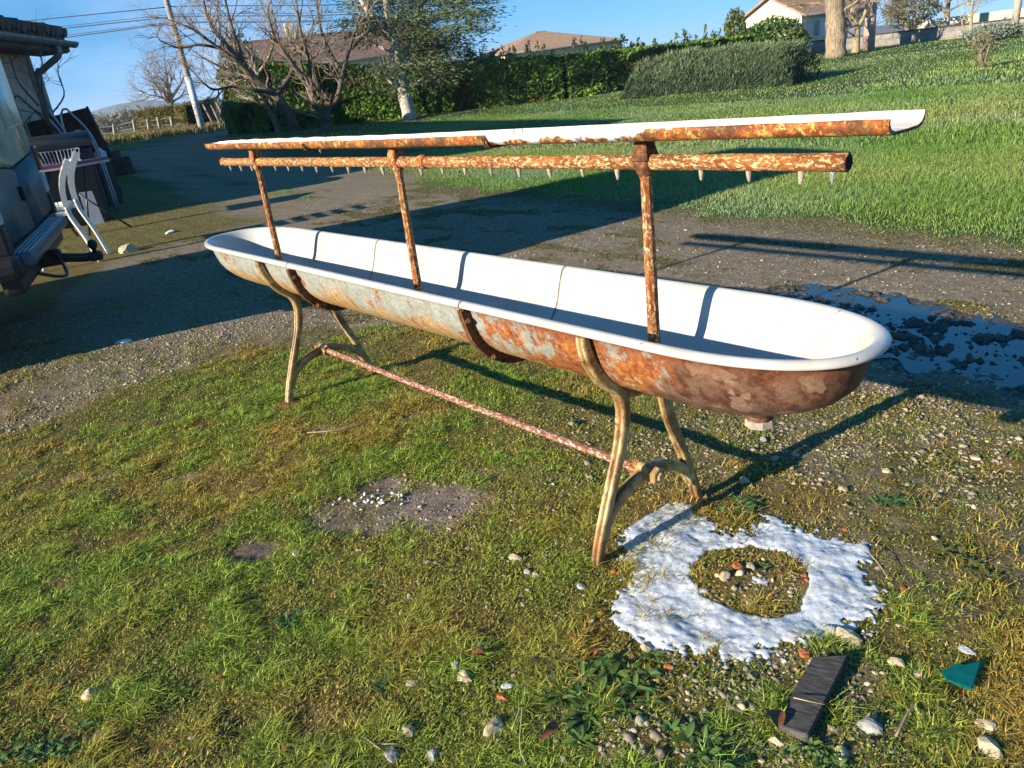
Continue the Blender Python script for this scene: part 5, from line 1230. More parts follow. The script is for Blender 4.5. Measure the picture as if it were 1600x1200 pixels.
for i, (la, ya, yb, xa, o_) in enumerate((('topmost overhead cable left of the utility pole', 37, 10, 0, 0), ('second overhead cable from the top, thin', 52, 22, 0, .2), ('third overhead cable, dark and thick', 55, 26, 0, .3), ('fourth overhead cable, thin', 68, 34, 0, .5), ('lowest overhead cable, thick', 72, 36, 0, .6))):
    A = dist(-160, ya+160*.11, 62); A2 = dist(0, ya, 57); B_ = dist(272, yb, 52); Cc = dist(900, yb-62, 58)
    mid2 = (B_+Cc)/2-np.array([0, 0, .9]); mb = MB(); mb.tube([q-B_ for q in smooth_path([A, A2, B_], 6)], .026 if i in (0, 2, 4) else .015, 5); mb.tube([q-B_ for q in smooth_path([B_, mid2, Cc], 6)], .024 if i in (0, 2, 4) else .014, 5)
    o = mb.build('power_line', MAT['wire_dark'], smooth=True); o.location = B_; tag(o, la, 'power line', 'overhead cables')

# ------------------------------------------------------------------ trees
simple('bark_dark', (.13, .105, .085), .95, .15, var=.5, sc=5, bump=.5); simple('bark_mid', (.20, .165, .125), .95, .15, var=.45, sc=6, bump=.5); simple('bark_yellow', (.30, .255, .16), .95, .15, var=.4, sc=8, bump=.4)
simple('bark_pale', (.46, .43, .38), .9, .15, var=.4, sc=7, bump=.4); simple('twig_brown', (.24, .19, .145), .95, .1, var=.3); simple('twig_grey', (.36, .33, .28), .95, .1, var=.3)
m = MM('bark_ridged', .95, .15); v = m.co(scale=(1, 1, .22)); f = m.noise(9, 5, .7, v, dist_=1.0); m.col(m.ramp(f, [(.3, (.10, .075, .05)), (.5, (.30, .24, .17)), (.7, (.44, .37, .28))])); m.bump(f, 1.0, .08)
def sprout(mb, p, d, L, r, lvl, rr, bend=.25, up=.15, ang=.75, nsub=4, kmin=3, droop=0.):
    """recursive bare branches"""
    n = 4 if lvl > 1 else 3; P = [np.array(p, float)]; q = np.array(d, float); q /= np.linalg.norm(q); dirs = [q]
    for i in range(n):
        q = q+np.array([rr.gauss(0, bend), rr.gauss(0, bend), rr.gauss(0, bend)*.8+up-droop*i/n]); q /= np.linalg.norm(q); P.append(P[-1]+q*L/n); dirs.append(q)
    mb.tube(P, [r*(1-.72*i/n) for i in range(n+1)], kmin+ (2 if lvl > 1 else 0), cap=False)
    if lvl <= 0: return
    for k in range(nsub):
        t = rr.uniform(.25, 1.0); i = min(n-1, int(t*n)); b = P[i]+(P[i+1]-P[i])*(t*n-i)
        a = rr.uniform(0, 6.28); perp = np.cross(dirs[i], (0, 0, 1)); perp = perp/(np.linalg.norm(perp)+1e-6); p2 = np.cross(dirs[i], perp)
        nd = dirs[i]*math.cos(ang)+(perp*math.cos(a)+p2*math.sin(a))*math.sin(ang)
        sprout(mb, b, nd, L*rr.uniform(.45, .72), r*.48*(1-.4*t)+.002, lvl-1, rr, bend, up, ang, nsub, kmin, droop)
def limb_tree(name, label, D, limbs, barkm, twigm, seed, lvl=2, nsub=4, twl=1.1, cnt=7, up=.12, droop=0., trunkn=1, cat='tree', group=None, tr=.025):
    """limbs: list of (pixel polyline, r0, r1, depth at end); first is the trunk"""
    rr = random.Random(seed); base = dist(*limbs[0][0][0], D); z0 = float(T(base[0], base[1])); base[2] = z0-.05
    t = empty(name, base, label, cat, group); tk = MB(); cr = MB()
    for li, (px, r0, r1, dep) in enumerate(limbs):
        n = len(px); P = []
        for i, (a, b) in enumerate(px):
            dd = D+(dep*(i/(n-1))+rr.gauss(0, .12)*(i > 0)); d0 = limbs[li][4] if len(limbs[li]) > 4 else 0
            q = dist(a, b, dd)
            if li == 0 and i == 0: q = base.copy()
            P.append(q-base)
        S = smooth_path(P, 4); rad = np.linspace(r0, r1, len(S)); tk.tube(S, rad*(1+.06*np.sin(np.arange(len(S))*2.1)), 8 if r0 > .12 else 6)
        if li >= 0:
            c_ = cnt if li else max(2, cnt//2)
            for k in range(c_):
                s_ = rr.uniform(.35 if li else .6, 1); i = min(len(S)-2, int(s_*(len(S)-1))); dr = S[i+1]-S[i]; dr /= np.linalg.norm(dr)
                a = rr.uniform(0, 6.28); perp = np.cross(dr, (.3, .2, 1)); perp /= np.linalg.norm(perp); p2 = np.cross(dr, perp); nd = dr*.65+(perp*math.cos(a)+p2*math.sin(a))*.75
                sprout(cr, S[i], nd, twl*rr.uniform(.7, 1.3), max(tr, rad[i]*.4), lvl, rr, .22, up, .7, nsub, 3, droop)
            sprout(cr, S[-1], S[-1]-S[-2], twl*.9, rad[-1], lvl, rr, .2, up, .6, nsub, 3, droop)
    tk.build('trunk', barkm, t, smooth=True); cr.build('crown', twigm, t)
    return t
# leafy sprays: small leaf faces scattered round points, with their own green each
vcol('leaf', .6, .25, .15)
def leaves(name, C_, size, cols, parent=None, dirv=None, aspect=2.2, jit=.9, mat='leaf'):
    n = len(C_); C_ = np.asarray(C_); d = rng.normal(0, 1, (n, 3))*jit
    if dirv is not None: d = d+np.asarray(dirv)
    d /= np.linalg.norm(d, axis=1)[:, None]; u = np.cross(d, rng.normal(0, 1, (n, 3))); u /= np.linalg.norm(u, axis=1)[:, None]
    s_ = (size*(.6+.8*rng.random(n)))[:, None]; V = np.stack([C_-d*s_*.5, C_+u*s_*.5/aspect, C_+d*s_*.5, C_-u*s_*.5/aspect], 1).reshape(-1, 3)
    return fastmesh(name, V, np.arange(4*n), np.full(n, 4), MAT[mat], parent, col=np.repeat(cols, 4, 0))
def leafcols(n, pals, clump=None, var=.35):
    t = rng.random(n) if clump is None else np.clip(clump+rng.normal(0, .18, n), 0, 1); c = pal(t, pals); return c*(1-var/2+var*rng.random(n))[:, None]

# bare fruit trees by the road, left of the hedge
G_ = 'bare trees beside the road'
limb_tree('bare_tree', 'bare tree with a thin lichen yellow forked trunk', 38, [([(437, 207), (428, 185), (412, 160), (405, 140)], .19, .11, 0), ([(438, 203), (433, 190), (430, 172), (425, 160)], .10, .07, .5),
    ([(405, 140), (385, 120), (358, 110), (335, 100)], .12, .05, -.8), ([(405, 140), (400, 110), (380, 75), (352, 45)], .12, .05, .5), ([(412, 160), (440, 130), (470, 100), (500, 85)], .11, .04, 1), ([(400, 120), (420, 90), (430, 50), (425, 15)], .09, .03, 0)], MAT['bark_yellow'], MAT['twig_grey'], 1, 2, 5, 1.3, 9, group=G_, tr=.016)
limb_tree('bare_tree', 'bare dark trunked tree leaning left with low branches spreading over the road', 36, [([(463, 210), (450, 175), (425, 145), (400, 125), (385, 110)], .26, .14, 0), ([(425, 145), (395, 140), (365, 135), (335, 140), (318, 130)], .10, .035, -1),
    ([(400, 125), (370, 95), (335, 70), (300, 45), (272, 35)], .10, .03, -1), ([(385, 110), (372, 70), (360, 35), (350, -10)], .11, .04, 1), ([(375, 95), (345, 60), (325, 30), (315, -15)], .12, .04, 0), ([(430, 150), (455, 115), (462, 70), (470, 20)], .14, .04, 1.2), ([(345, 75), (310, 70), (280, 75), (260, 68)], .07, .03, -.5)], MAT['bark_dark'], MAT['twig_brown'], 2, 2, 5, 1.4, 9, up=.06, group=G_, tr=.016)
limb_tree('bare_tree', 'bare tree forking from a low thick base in front of the dark hedge', 33, [([(512, 213), (510, 190), (508, 178)], .27, .19, 0), ([(508, 180), (490, 160), (478, 125), (468, 90), (478, 60)], .13, .05, .5), ([(510, 180), (528, 150), (535, 115), (548, 70), (560, 30)], .13, .05, -.5),
    ([(478, 125), (450, 90), (430, 60), (418, 20)], .1, .04, -1), ([(500, 150), (485, 100), (470, 50), (462, -5)], .12, .04, 0), ([(535, 115), (515, 80), (500, 40), (495, -10)], .1, .04, 1), ([(548, 75), (570, 50), (575, 10), (580, -20)], .09, .04, 0)], MAT['bark_dark'], MAT['twig_brown'], 3, 2, 4, 1.3, 8, group=G_, tr=.016)
limb_tree('bare_tree', 'round crowned bare tree far off behind the clipped yellow hedge', 78, [([(270, 190), (268, 170), (266, 150)], .30, .22, 0), ([(266, 155), (250, 140), (238, 128)], .16, .05, 1), ([(266, 155), (262, 130), (258, 105)], .16, .05, 0), ([(266, 155), (280, 135), (290, 115)], .16, .05, -1), ([(268, 160), (245, 150), (232, 148)], .1, .04, 0), ([(268, 160), (285, 150), (298, 145)], .1, .04, 0)], MAT['bark_mid'], MAT['twig_brown'], 4, 2, 5, 1.8, 7, tr=.04, up=.1)
# shrub against the near house
limb_tree('bare_shrub', 'leafless shrub with whippy stems against the rendered house corner', 16.5, [([(95, 235), (82, 200), (70, 180), (62, 150)], .035, .02, 0), ([(85, 205), (60, 150), (48, 120), (42, 90)], .02, .008, 0), ([(78, 195), (40, 160), (25, 150), (12, 170)], .02, .01, .3), ([(75, 185), (100, 150), (92, 120), (90, 95)], .016, .006, .3),
    ([(72, 180), (65, 130), (66, 100), (63, 82)], .016, .006, 0), ([(60, 165), (30, 130), (20, 105), (12, 80)], .018, .008, .2), ([(78, 190), (58, 175), (40, 190), (30, 215)], .014, .008, 0)], MAT['bark_dark'], MAT['bark_dark'], 9, 1, 3, .5, 5, cat='shrub', tr=.006)
# pale trunked evergreen (cedar)
CT = limb_tree('cedar_tree', 'pale trunked evergreen cedar with upturned lower limbs and layered needle sprays', 33.7, [([(642, 190), (632, 150), (624, 110), (618, 70), (606, 20), (600, -40)], .30, .12, 0), ([(630, 142), (612, 130), (603, 118), (601, 108)], .07, .05, -.5), ([(635, 136), (655, 128), (670, 112), (672, 88), (680, 70)], .09, .04, -.4),
    ([(638, 134), (660, 130), (684, 116), (692, 96)], .07, .04, .6), ([(622, 95), (645, 60), (655, 25), (662, -10)], .16, .07, .5), ([(615, 60), (590, 35), (570, 10), (555, -20)], .16, .07, 0), ([(610, 40), (640, 10), (690, -10), (730, -25)], .13, .05, .8), ([(650, 50), (690, 20), (730, 5), (760, 5)], .09, .03, .6), ([(620, 80), (598, 75), (570, 60), (550, 50)], .10, .04, .5)], MAT['bark_pale'], MAT['bark_mid'], 5, 1, 3, .9, 3)
def cedar_sprays():
    base = np.array(CT.location); C_ = []; Dv = []; rr = random.Random(5)
    boughs = [((610, 20), (770, -15)), ((625, 45), (745, 20)), ((630, 60), (715, 55)), ((640, 75), (755, 35)), ((650, 95), (700, 95)), ((640, 90), (690, 75)), ((605, 40), (575, 45)), ((600, 15), (570, 5)), ((620, 0), (780, -30)), ((640, 110), (700, 125)), ((590, 105), (620, 140)),((660, 70), (735, 80)), ((650, 40), (765, 15)), ((640, 30), (720, -5)), ((580, 30), (560, 60))]
    for (a, b) in boughs:
        dep = rr.uniform(-2.2, 2.2); n = 15; A = dist(*a, 33.7+dep*.3)-base; B_ = dist(*b, 33.7+dep)-base
        for k in range(n):
            t = (k+rr.random())/n; c = A+(B_-A)*t+np.array([0, 0, .25*math.sin(t*3)-.3*t*t]); m_ = 80; sp = .25+.6*math.sin(math.pi*t)
            off = rng.normal(0, 1, (m_, 3))*np.array([sp, sp, .13]); C_.append(c+off); dd = (B_-A)/np.linalg.norm(B_-A); Dv.append(np.tile(dd*1.0+np.array([0, 0, -.15]), (m_, 1))+off*.8)
    C_ = np.concatenate(C_); Dv = np.concatenate(Dv)
    leaves('needle_sprays', C_, .20, leafcols(len(C_), [(.025, .045, .018), (.05, .08, .03), (.09, .13, .05), (.15, .18, .08)]), CT, Dv, 5.5, .6)
cedar_sprays()
# big trunk and companions on the right
limb_tree('old_tree', 'thick ridged brown trunk of a large tree in front of the bungalow', 44, [([(1306, 92), (1306, 60), (1305, 25), (1303, -30), (1300, -90)], .52, .40, 0), ([(1300, 15), (1280, 5), (1262, 6), (1245, 8)], .06, .03, -.5), ([(1312, 20), (1335, 5), (1350, -5), (1375, 5)], .07, .03, -.5), ([(1300, -20), (1260, -40), (1220, -60)], .15, .06, 0), ([(1305, -25), (1340, -60), (1390, -80)], .15, .06, 0)], MAT['bark_ridged'], MAT['twig_brown'], 11, 2, 4, 1.0, 5, up=-.02)
limb_tree('knobbly_tree', 'small pollarded tree with mottled trunk between the thick trunk and the pink pole', 47, [([(1337, 82), (1338, 60), (1339, 40)], .22, .17, 0), ([(1338, 45), (1333, 30), (1331, 12)], .11, .09, 0), ([(1339, 42), (1348, 30), (1355, 10)], .11, .08, 0), ([(1333, 15), (1320, 8), (1312, 0)], .06, .04, 0)], MAT['bark_yellow'], MAT['twig_brown'], 12, 2, 4, .8, 5)
G2 = 'bare trees behind the block wall'
limb_tree('bare_tree', 'bare tree behind the wall left of the round olive bush', 66, [([(1420, 60), (1415, 30), (1410, 5)], .2, .12, 0), ([(1415, 30), (1395, 20), (1385, 30)], .08, .04, 0), ([(1413, 20), (1395, -5), (1380, -20)], .08, .04, 0), ([(1412, 10), (1430, -15), (1440, -30)], .08, .04, 0)], MAT['bark_mid'], MAT['twig_brown'], 13, 2, 5, 1.7, 6, tr=.03, group=G2)
limb_tree('bare_tree', 'bare spreading tree behind the cream wall right of the olive bush', 68, [([(1478, 40), (1480, 20), (1482, 0)], .24, .14, 0), ([(1480, 20), (1460, 10), (1445, -5)], .1, .05, 0), ([(1480, 18), (1500, 8), (1512, 2)], .09, .04, 0), ([(1481, 8), (1470, -15), (1460, -30)], .08, .04, 0), ([(1482, 4), (1495, -12), (1500, -30)], .08, .04, 0)], MAT['bark_mid'], MAT['twig_brown'], 14, 2, 5, 1.7, 7, tr=.03, group=G2)
limb_tree('sapling', 'slender bare sapling rising from the silver shrub by the wall', 43, [([(1517, 69), (1517, 45), (1518, 20), (1522, -10)], .085, .05, 0), ([(1514, 68), (1508, 48), (1503, 35), (1508, 25)], .04, .02, 0), ([(1518, 25), (1528, 10), (1530, -8)], .04, .02, 0), ([(1518, 35), (1508, 30), (1505, 20)], .03, .015, 0)], MAT['bark_yellow'], MAT['twig_grey'], 15, 1, 3, .5, 3, tr=.012)
def blob_shrub(name, label, px, py, D, w, h, dp, n, size, pals, dirv=None, asp=2.2, jit=.9, cat='shrub', shell=.55, z=None, trunk=None, group=None):
    p = dist(px, py, D); z0 = float(T(p[0], p[1])) if z is None else z; t = empty(name, (p[0], p[1], z0), label, cat, group)
    u = rng.normal(0, 1, (n, 3)); u /= np.linalg.norm(u, axis=1)[:, None]; r = (shell+(1-shell)*rng.random(n)**.6)[:, None]; nz_ = fbm(u[:, 0]*2+px, u[:, 1]*2, u[:, 2]*2)[:, None]
    L = u*r*(.72+.55*nz_); C_ = L[:, :1]*w/2*E1[None]+L[:, 1:2]*dp/2*E2[None]+L[:, 2:3]*np.array([[0, 0, h/2]])+np.array([0, 0, h/2*1.0+(trunk or 0)])
    dv = (u[:, :1]*E1[None]+u[:, 1:2]*E2[None]+u[:, 2:3]*np.array([[0, 0, 1]]))*.8
    if dirv is not None: dv = dv+np.array(dirv)
    leaves('crown', C_, size, leafcols(n, pals, nz_[:, 0]), t, dv, asp, jit)
    mb = MB(); rr = random.Random(px)
    for k in range(7): mb.tube([(rr.gauss(0, .05), rr.gauss(0, .05), -.05), tuple(E1*rr.gauss(0, w*.10)+E2*rr.gauss(0, dp*.1)+np.array([0, 0, (trunk or 0)+h*.35])), tuple(E1*rr.gauss(0, w*.22)+E2*rr.gauss(0, dp*.2)+np.array([0, 0, (trunk or 0)+h*.75]))], [.04, .03, .012], 5)
    mb.build('stem', MAT['bark_mid'], t); return t
OL = [(.05, .06, .025), (.10, .11, .05), (.17, .17, .09)]
blob_shrub('olive_bush', 'round olive green bush on short stems behind the block wall', 1422, 60, 56, 3.2, 2.0, 2.5, 2600, .16, OL, trunk=.75)
blob_shrub('rusty_bush', 'reddish brown leafed bush peeking above the olive bush', 1408, 60, 59, 2.4, 2.3, 2, 900, .15, [(.16, .07, .04), (.24, .12, .07), (.12, .10, .05)], trunk=1.0)
blob_shrub('silver_shrub', 'low silvery leaved shrub in front of the block wall', 1548, 66, 42.5, 2.6, .75, 1.3, 2200, .12, [(.12, .16, .12), (.22, .28, .22), (.34, .40, .32)])
blob_shrub('silver_shrub', 'pale leafy shrub cut off by the right edge of the picture', 1605, 56, 43, 1.0, .6, 1.0, 600, .12, [(.14, .18, .14), (.25, .30, .22)])
blob_shrub('young_shrub', 'lone young shrub with brownish leaves standing in the lawn', 1533, 110, 25, .62, 1.0, .5, 900, .055, [(.15, .10, .04), (.22, .15, .06), (.14, .17, .06), (.3, .25, .12)], dirv=(0, 0, .6), asp=3)
blob_shrub('conifer', 'small column shaped conifer rising over the hedge left of the bungalow', 1150, 100, 44, 1.2, 3.0, 1.1, 2200, .16, [(.05, .08, .02), (.11, .15, .04), (.17, .19, .05)], dirv=(0, 0, .8), cat='conifer')
blob_shrub('laurel_bush', 'bright green clipped bush against the bungalow gable', 1205, 92, 50, 4.4, 2.2, 2.5, 5200, .24, [(.03, .07, .015), (.06, .13, .025), (.11, .19, .04)], cat='bush')
blob_shrub('ivy_bush', 'dense dark evergreen bush at the left end of the hedge', 398, 200, 43, 2.2, 4.6, 2.0, 4200, .22, [(.015, .028, .01), (.03, .05, .018), (.05, .075, .025)], cat='bush')
def hedge():
    pts = [(384, 208, 42.5, 103), (450, 205, 38.5, 100), (520, 198, 38, 100), (600, 190, 37, 108), (700, 177, 36, 103), (800, 166, 35.5, 93), (880, 155, 35.5, 85), (940, 148, 36.2, 84), (1000, 137, 37.5, 77), (1060, 122, 39.5, 70), (1110, 108, 41.5, 64), (1165, 95, 43, 58)]
    B_ = np.array([dist(a, b, D) for a, b, D, c in pts]); TP = np.array([dist(a, c, D)[2] for a, b, D, c in pts]); base = B_[5].copy(); base[2] = float(T(base[0], base[1]))
    t = empty('long_hedge', base, 'long dense green conifer hedge running behind the lawn', 'hedge'); L = np.concatenate([[0], np.cumsum(np.hypot(*np.diff(B_[:, :2], axis=0).T))]); tot = L[-1]
    n = 46000; s_ = rng.random(n)*tot; x = np.interp(s_, L, B_[:, 0]); y = np.interp(s_, L, B_[:, 1]); h = np.interp(s_, L, TP); g = T(x, y)
    i = np.clip(np.searchsorted(L, s_)-1, 0, len(L)-2); tx = (B_[i+1]-B_[i])[:, :2]; tx /= np.hypot(tx[:, 0], tx[:, 1])[:, None]; nx = np.stack([tx[:, 1], -tx[:, 0]], 1)     # towards the camera
    tocam = CAM[None, :2]-np.stack([x, y], 1); nx *= np.sign((nx*tocam).sum(1))[:, None]
    top = rng.random(n) < .25; bulge = fbm(s_*.55, rng.random(n)*0+2.0, 1.0); v = rng.random(n)
    hh = (h-g)*(.94+.16*(fbm(s_*.9, 3.0, 0)-.3))
    lump = fbm(s_*1.1, v*3.2, 4.0, 3)
    off = np.where(top, rng.uniform(-1.2, .75, n), .62+.55*lump-.25*v**2-.25*rng.random(n)**2)
    z = g+np.where(top, hh*(1.0+.05*rng.random(n)), hh*v)
    C_ = np.stack([x+nx[:, 0]*off, y+nx[:, 1]*off, z], 1)
    dv = np.stack([nx[:, 0]*.6+tx[:, 0]*.5, nx[:, 1]*.6+tx[:, 1]*.5, .25+0*x], 1)
    cl = np.clip(lump*1.5-.3, 0, 1); cols = leafcols(n, [(.03, .07, .012), (.07, .15, .02), (.13, .25, .035), (.2, .33, .05)], cl)
    br = (fbm(s_*.6+9, v*2, 7.0, 3) > .68)[:, None]*(rng.random(n) < .5)[:, None]; cols = np.where(br, np.array([.16, .075, .035])*(.6+.8*rng.random((n, 1))), cols)
    leaves('foliage', C_-base, .26, cols, t, dv, 2.6, .75)
    # upright shoots
    S = []; 
    for k in range(60):
        q = rr_.uniform(.42, 1)*tot; bx = np.interp(q, L, B_[:, 0]); by = np.interp(q, L, B_[:, 1]); bh = np.interp(q, L, TP); ht = rr_.uniform(.2, .75); c = rng.normal(0, 1, (26, 3))*np.array([.12, .12, .0]); c[:, 2] = rng.random(26)*ht; c[:, :2] *= (1-.8*c[:, 2:3]/ht); S.append(c+np.array([bx, by, bh]))
    S = np.concatenate(S)
    leaves('shoots', S-base, .17, leafcols(len(S), [(.05, .10, .02), (.12, .17, .04), (.17, .2, .06)]), t, np.tile([0, 0, 1.0], (len(S), 1)), 2.6, .6)
    # dark woody core so that no daylight shows through
    V = []; F = []
    for k in range(len(B_)):
        j = min(k, len(B_)-2); tg_ = B_[j+1]-B_[j]; nn = np.array([tg_[1], -tg_[0]])/np.hypot(tg_[0], tg_[1]); nn *= np.sign(np.dot(nn, CAM[:2]-B_[k, :2])); gg = float(T(B_[k, 0], B_[k, 1]))
        for a, z_ in ((.25, gg), (.2, TP[k]-.2), (-.6, TP[k]-.2), (-.6, gg)): V.append((B_[k, 0]+nn[0]*a-base[0], B_[k, 1]+nn[1]*a-base[1], z_-base[2]))
        if k: b = 4*k; F += [(b-4+q, b+q, b+q+1, b-3+q) for q in range(3)]
    F += [(0, 1, 2, 3), tuple(len(V)-1-q for q in range(4))]
    pydata('branches', V, F, simple('hedge_core', (.022, .022, .012), .95, .1, var=.5, sc=3), t)
rr_ = random.Random(77)
hedge()
def juniper():
    A, _ = G(1012, 151); B_, _ = G(1284, 128); c = (A+B_)/2+E2*.9; c[2] = float(T(c[0], c[1])); t = empty('juniper_bush', c, 'wide spreading blue green juniper bush with spiky tops on the lawn', 'bush')
    ax = B_-A; Lh = np.linalg.norm(ax[:2])/2; ax = ax/np.linalg.norm(ax); ay = np.array([-ax[1], ax[0], 0.]); n = 52000
    u = rng.uniform(-1, 1, n); v = rng.uniform(-1, 1, n); w_ = rng.random(n)
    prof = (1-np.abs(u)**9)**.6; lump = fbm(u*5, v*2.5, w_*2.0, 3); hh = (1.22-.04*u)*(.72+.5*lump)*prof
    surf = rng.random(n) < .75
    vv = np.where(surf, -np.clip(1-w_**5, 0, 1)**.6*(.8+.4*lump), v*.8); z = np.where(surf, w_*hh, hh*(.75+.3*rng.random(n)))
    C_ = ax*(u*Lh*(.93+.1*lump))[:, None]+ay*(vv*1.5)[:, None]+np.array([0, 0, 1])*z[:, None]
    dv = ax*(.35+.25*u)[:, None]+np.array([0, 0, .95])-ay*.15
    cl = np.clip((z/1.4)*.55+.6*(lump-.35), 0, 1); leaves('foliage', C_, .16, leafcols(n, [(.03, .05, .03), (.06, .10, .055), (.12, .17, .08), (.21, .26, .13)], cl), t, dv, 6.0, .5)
    mb = MB(); 
    for k in range(14): x = -Lh*.9+k*Lh*1.8/13; mb.tube([tuple(ax*x*.8), tuple(ax*(x+.3)+np.array([0, 0, .8]))], [.05, .02], 5)
    mb.sweep([tuple(ax*x+ay*.1) for x in np.linspace(-Lh*.85, Lh*.85, 9)], [(-.9, 0), (.9, 0), (.75, .6), (.3, .85), (-.3, .85), (-.75, .6)], (0, 0, 1), True, [.6, .85, .95, 1, 1.05, 1.05, 1.1, 1.0, .6])
    mb.build('branches', MAT['hedge_core'], t)
juniper()
# clipped yellow hedge, dark shed, far fence, dry verge, far wood and hills
def far_left():
    A = dist(226, 180, 66); B_ = dist(306, 176, 58); n = 9000; s_ = rng.random(n); v = rng.random(n); ln = fbm(s_*22, 1.0, 0, 2)
    nn = np.array([-(B_-A)[1], (B_-A)[0]]); nn /= np.hypot(*nn); nn *= np.sign(np.dot(nn, CAM[:2]-A[:2])); top = rng.random(n) < .35
    zt = np.interp(s_, [0, .3, 1], [zat(226, 174, 66), zat(245, 170, 64), zat(303, 163, 58)]); P = A[None]+(B_-A)[None]*s_[:, None]; off = np.where(top, rng.uniform(-1, .7, n), .55+.3*ln); z = np.where(top, zt, .9+(zt-.9)*v)
    C_ = np.stack([P[:, 0]+nn[0]*off, P[:, 1]+nn[1]*off, z], 1); base = np.array([A[0], A[1], float(T(A[0], A[1]))]); t = empty('clipped_hedge', base, 'clipped olive yellow hedge beyond the rail fence', 'hedge')
    leaves('foliage', C_-base, .2, leafcols(n, [(.07, .07, .02), (.14, .125, .03), (.20, .18, .06)], ln*1.2-.1), t, np.tile([0, 0, .8], (n, 1)), 2.5, .8)
    V = []; 
    for q, zz in ((A, zat(226, 177, 66)), (B_, zat(303, 166, 58))):
        for a, z_ in ((.5, .3), (.5, zz), (-.8, zz), (-.8, .3)): V.append((q[0]+nn[0]*a-base[0], q[1]+nn[1]*a-base[1], z_-base[2]))
    pydata('branches', V, [(0, 4, 5, 1), (1, 5, 6, 2), (2, 6, 7, 3), (0, 1, 2, 3), (7, 6, 5, 4)], MAT['hedge_core'], t)
    p = dist(309, 195, 59); t = empty('dark_shed', (p[0], p[1], .55), 'small dark brown shed at the end of the clipped hedge', 'shed', rz=math.atan2(E1[1], E1[0])); mb = MB(); mb.box((-.5, 0, 0), (.8, 1.8, 1.75)); mb.build('walls', simple('shed_brown', (.05, .032, .025), .9, var=.3), t); mb = MB(); mb.box((-.6, -.1, 1.75), (.9, 1.9, 1.85)); mb.build('roof', simple('shed_roof', (.09, .06, .05), .9), t)
    # rail fence: posts and sagging rails
    rr = random.Random(8); pxs = [(150, 222, 197), (178, 217, 194), (212, 212, 187), (232, 208, 186), (250, 206, 183), (270, 204, 182), (292, 202, 180), (318, 196, 177)]
    t = empty('rail_fence', dist(212, 212, 58), 'rickety pale rail and post fence round the far paddock', 'fence'); b0 = np.array(t.location); tops = []
    for a, b, c in pxs:
        P = dist(a, b, 58); Q = dist(a-3+rr.uniform(-2, 2), c, 58); mb = MB(); mb.tube([P-b0-np.array([0, 0, .4]), Q-b0], [.085, .07], 6); mb.build('post', MAT['pole_wood'], t, smooth=True); tops.append((P, Q))
    for fr in (.85, .45):
        mb = MB(); L = [(P+(Q-P)*fr+np.array([0, 0, rr.uniform(-.07, .07)]))-b0 for P, Q in tops]; mb.tube(smooth_path(L, 3), .045, 5); mb.build('rail', MAT['pole_wood'], t, smooth=True)
    for k, (a, b, c, D) in enumerate(((372, 197, 176, 55), (348, 203, 178, 56), (338, 203, 180, 56), (360, 200, 175, 56))):
        p = dist(a, b, D); z0 = float(T(p[0], p[1])); mb = MB(); mb.tube([(0, 0, 0), tuple(E1*(-.25-.1*k)+np.array([0, 0, 1.3+.1*k]))], [.10, .07], 6); o = mb.build('leaning_post', MAT['twig_brown'], smooth=True); o.location = (p[0], p[1], z0); tag(o, ['leaning stake nearest the cream house', 'leaning stake right of the utility pole foot', 'stake closest to the utility pole foot', 'second leaning stake from the cream house'][k], 'stake', 'old leaning stakes')
    # verge weeds
    n = 26000; px = rng.uniform(140, 395, n); D = rng.uniform(44, 60, n); P = np.array([CAM+ray(a, 200)*d/math.hypot(*ray(a, 200)[:2]) for a, d in zip(px, D)]); x, y = P[:, 0], P[:, 1]; k = (x < -46.5+.12*(y-13)+rng.normal(0, .5, n)) & (fbm(x*.5, y*.5, 2.0) > .3); x, y = x[k], y[k]; n = len(x)
    c = pal(np.clip(fbm(x*.35, y*.35, 8.0)*1.6-.3+rng.normal(0, .15, n), 0, 1), [(.08, .14, .03), (.2, .2, .06), (.30, .23, .11), (.16, .10, .05)]); o = blades('verge_grass', x, y, ground_h(x, y), .25+.55*rng.random(n)*fbm(x*.4, y*.4, 3.0), .05+.04*rng.random(n), c, lean=.6)
    tag(o, 'dry brown and green weeds along the far verge of the road', 'weeds', kind='stuff')
    # hazy far wood as leafless clumps, and hills
    C_ = []; 
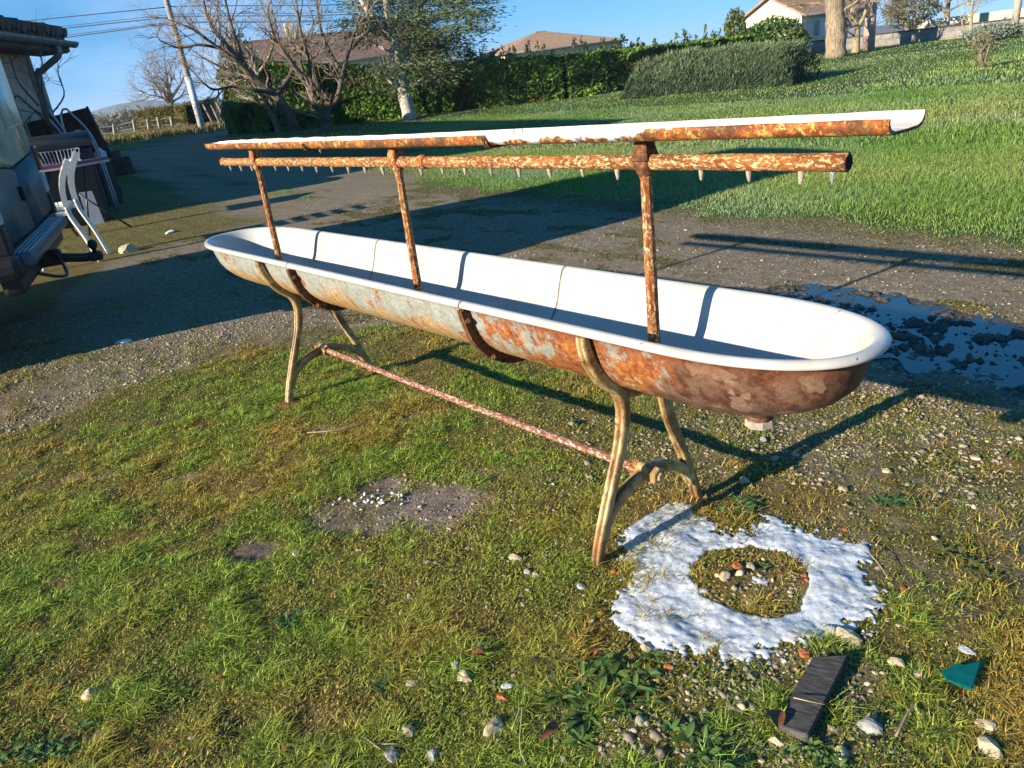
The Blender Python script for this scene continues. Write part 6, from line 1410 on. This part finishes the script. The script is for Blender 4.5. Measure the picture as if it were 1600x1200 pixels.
    for k in range(240):
        a = rr.uniform(100, 420); D = rr.uniform(130, 330); p = dist(a, 190, D); h = rr.uniform(1.3, 3.2)*(.6+D/300); w_ = h*rr.uniform(.5, .9); m_ = 150; u = rng.normal(0, 1, (m_, 3)); u /= np.linalg.norm(u, axis=1)[:, None]; C_.append(np.array([p[0], p[1], .6+h*.55])+u*np.array([w_, w_, h*.55])*(rng.random((m_, 1))**.4))
    C_ = np.concatenate(C_); o = leaves('far_wood', C_, .95, leafcols(len(C_), [(.13, .11, .09), (.18, .155, .125), (.14, .145, .08)]), None, np.tile([0, 0, .8], (len(C_), 1)), 5, .8); tag(o, 'distant leafless woodland below the hills', 'wood', kind='stuff')
    for nm, D, h0, col_, sd in (('hills', 1500, 50, (.10, .12, .10), 1.0),):
        V = []; F = []; n = 160
        for k in range(n):
            a = -1100+k*1700/n*1.0; q = dist(max(-5000, a*1.0), 170, D); nn = fbm(k*.09, sd, 0, 4); n2 = fbm(k*.9, sd, 5., 3); env = math.exp(-((a-215)/90)**2)*.55+.35
            h = h0*(env*.75+.35*(nn-.3))+3.0*n2
            for dd, hh in ((0, .3), (60, h*.75), (140, h), (500, .2)): 
                d_ = ray(max(-5000, a), 170); w_ = d_/math.hypot(d_[0], d_[1]); V.append((CAM[0]+w_[0]*(D+dd), CAM[1]+w_[1]*(D+dd), hh))
            if k: b = 4*k; F += [(b-4+q_, b+q_, b+q_+1, b-3+q_) for q_ in range(3)]
        o = pydata(nm, V, F, simple('hill_green', col_, .95, .1, var=.4, sc=.02), smooth=False); o['kind'] = 'structure'
far_left()
# air: thin blue haze that only tells over hundreds of metres
mb = MB(); mb.box((-3000, -700, -1.0), (700, 2600, 60)); mh = bpy.data.materials.new('haze_air'); mh.use_nodes = True; nh = mh.node_tree; nh.nodes.clear()
oh = N(nh, 'ShaderNodeOutputMaterial'); vh = N(nh, 'ShaderNodeVolumePrincipled'); vh.inputs['Density'].default_value = .00035; vh.inputs['Color'].default_value = (.62, .78, 1.0, 1); vh.inputs['Anisotropy'].default_value = 0.0; nh.links.new(vh.outputs[0], oh.inputs['Volume'])
HZ = mb.build('haze', mh); tag(HZ, 'thin blue haze over the far fields and hills', 'haze', kind='stuff')
SC.cycles.volume_bounces = 0; SC.cycles.volume_step_rate = 10
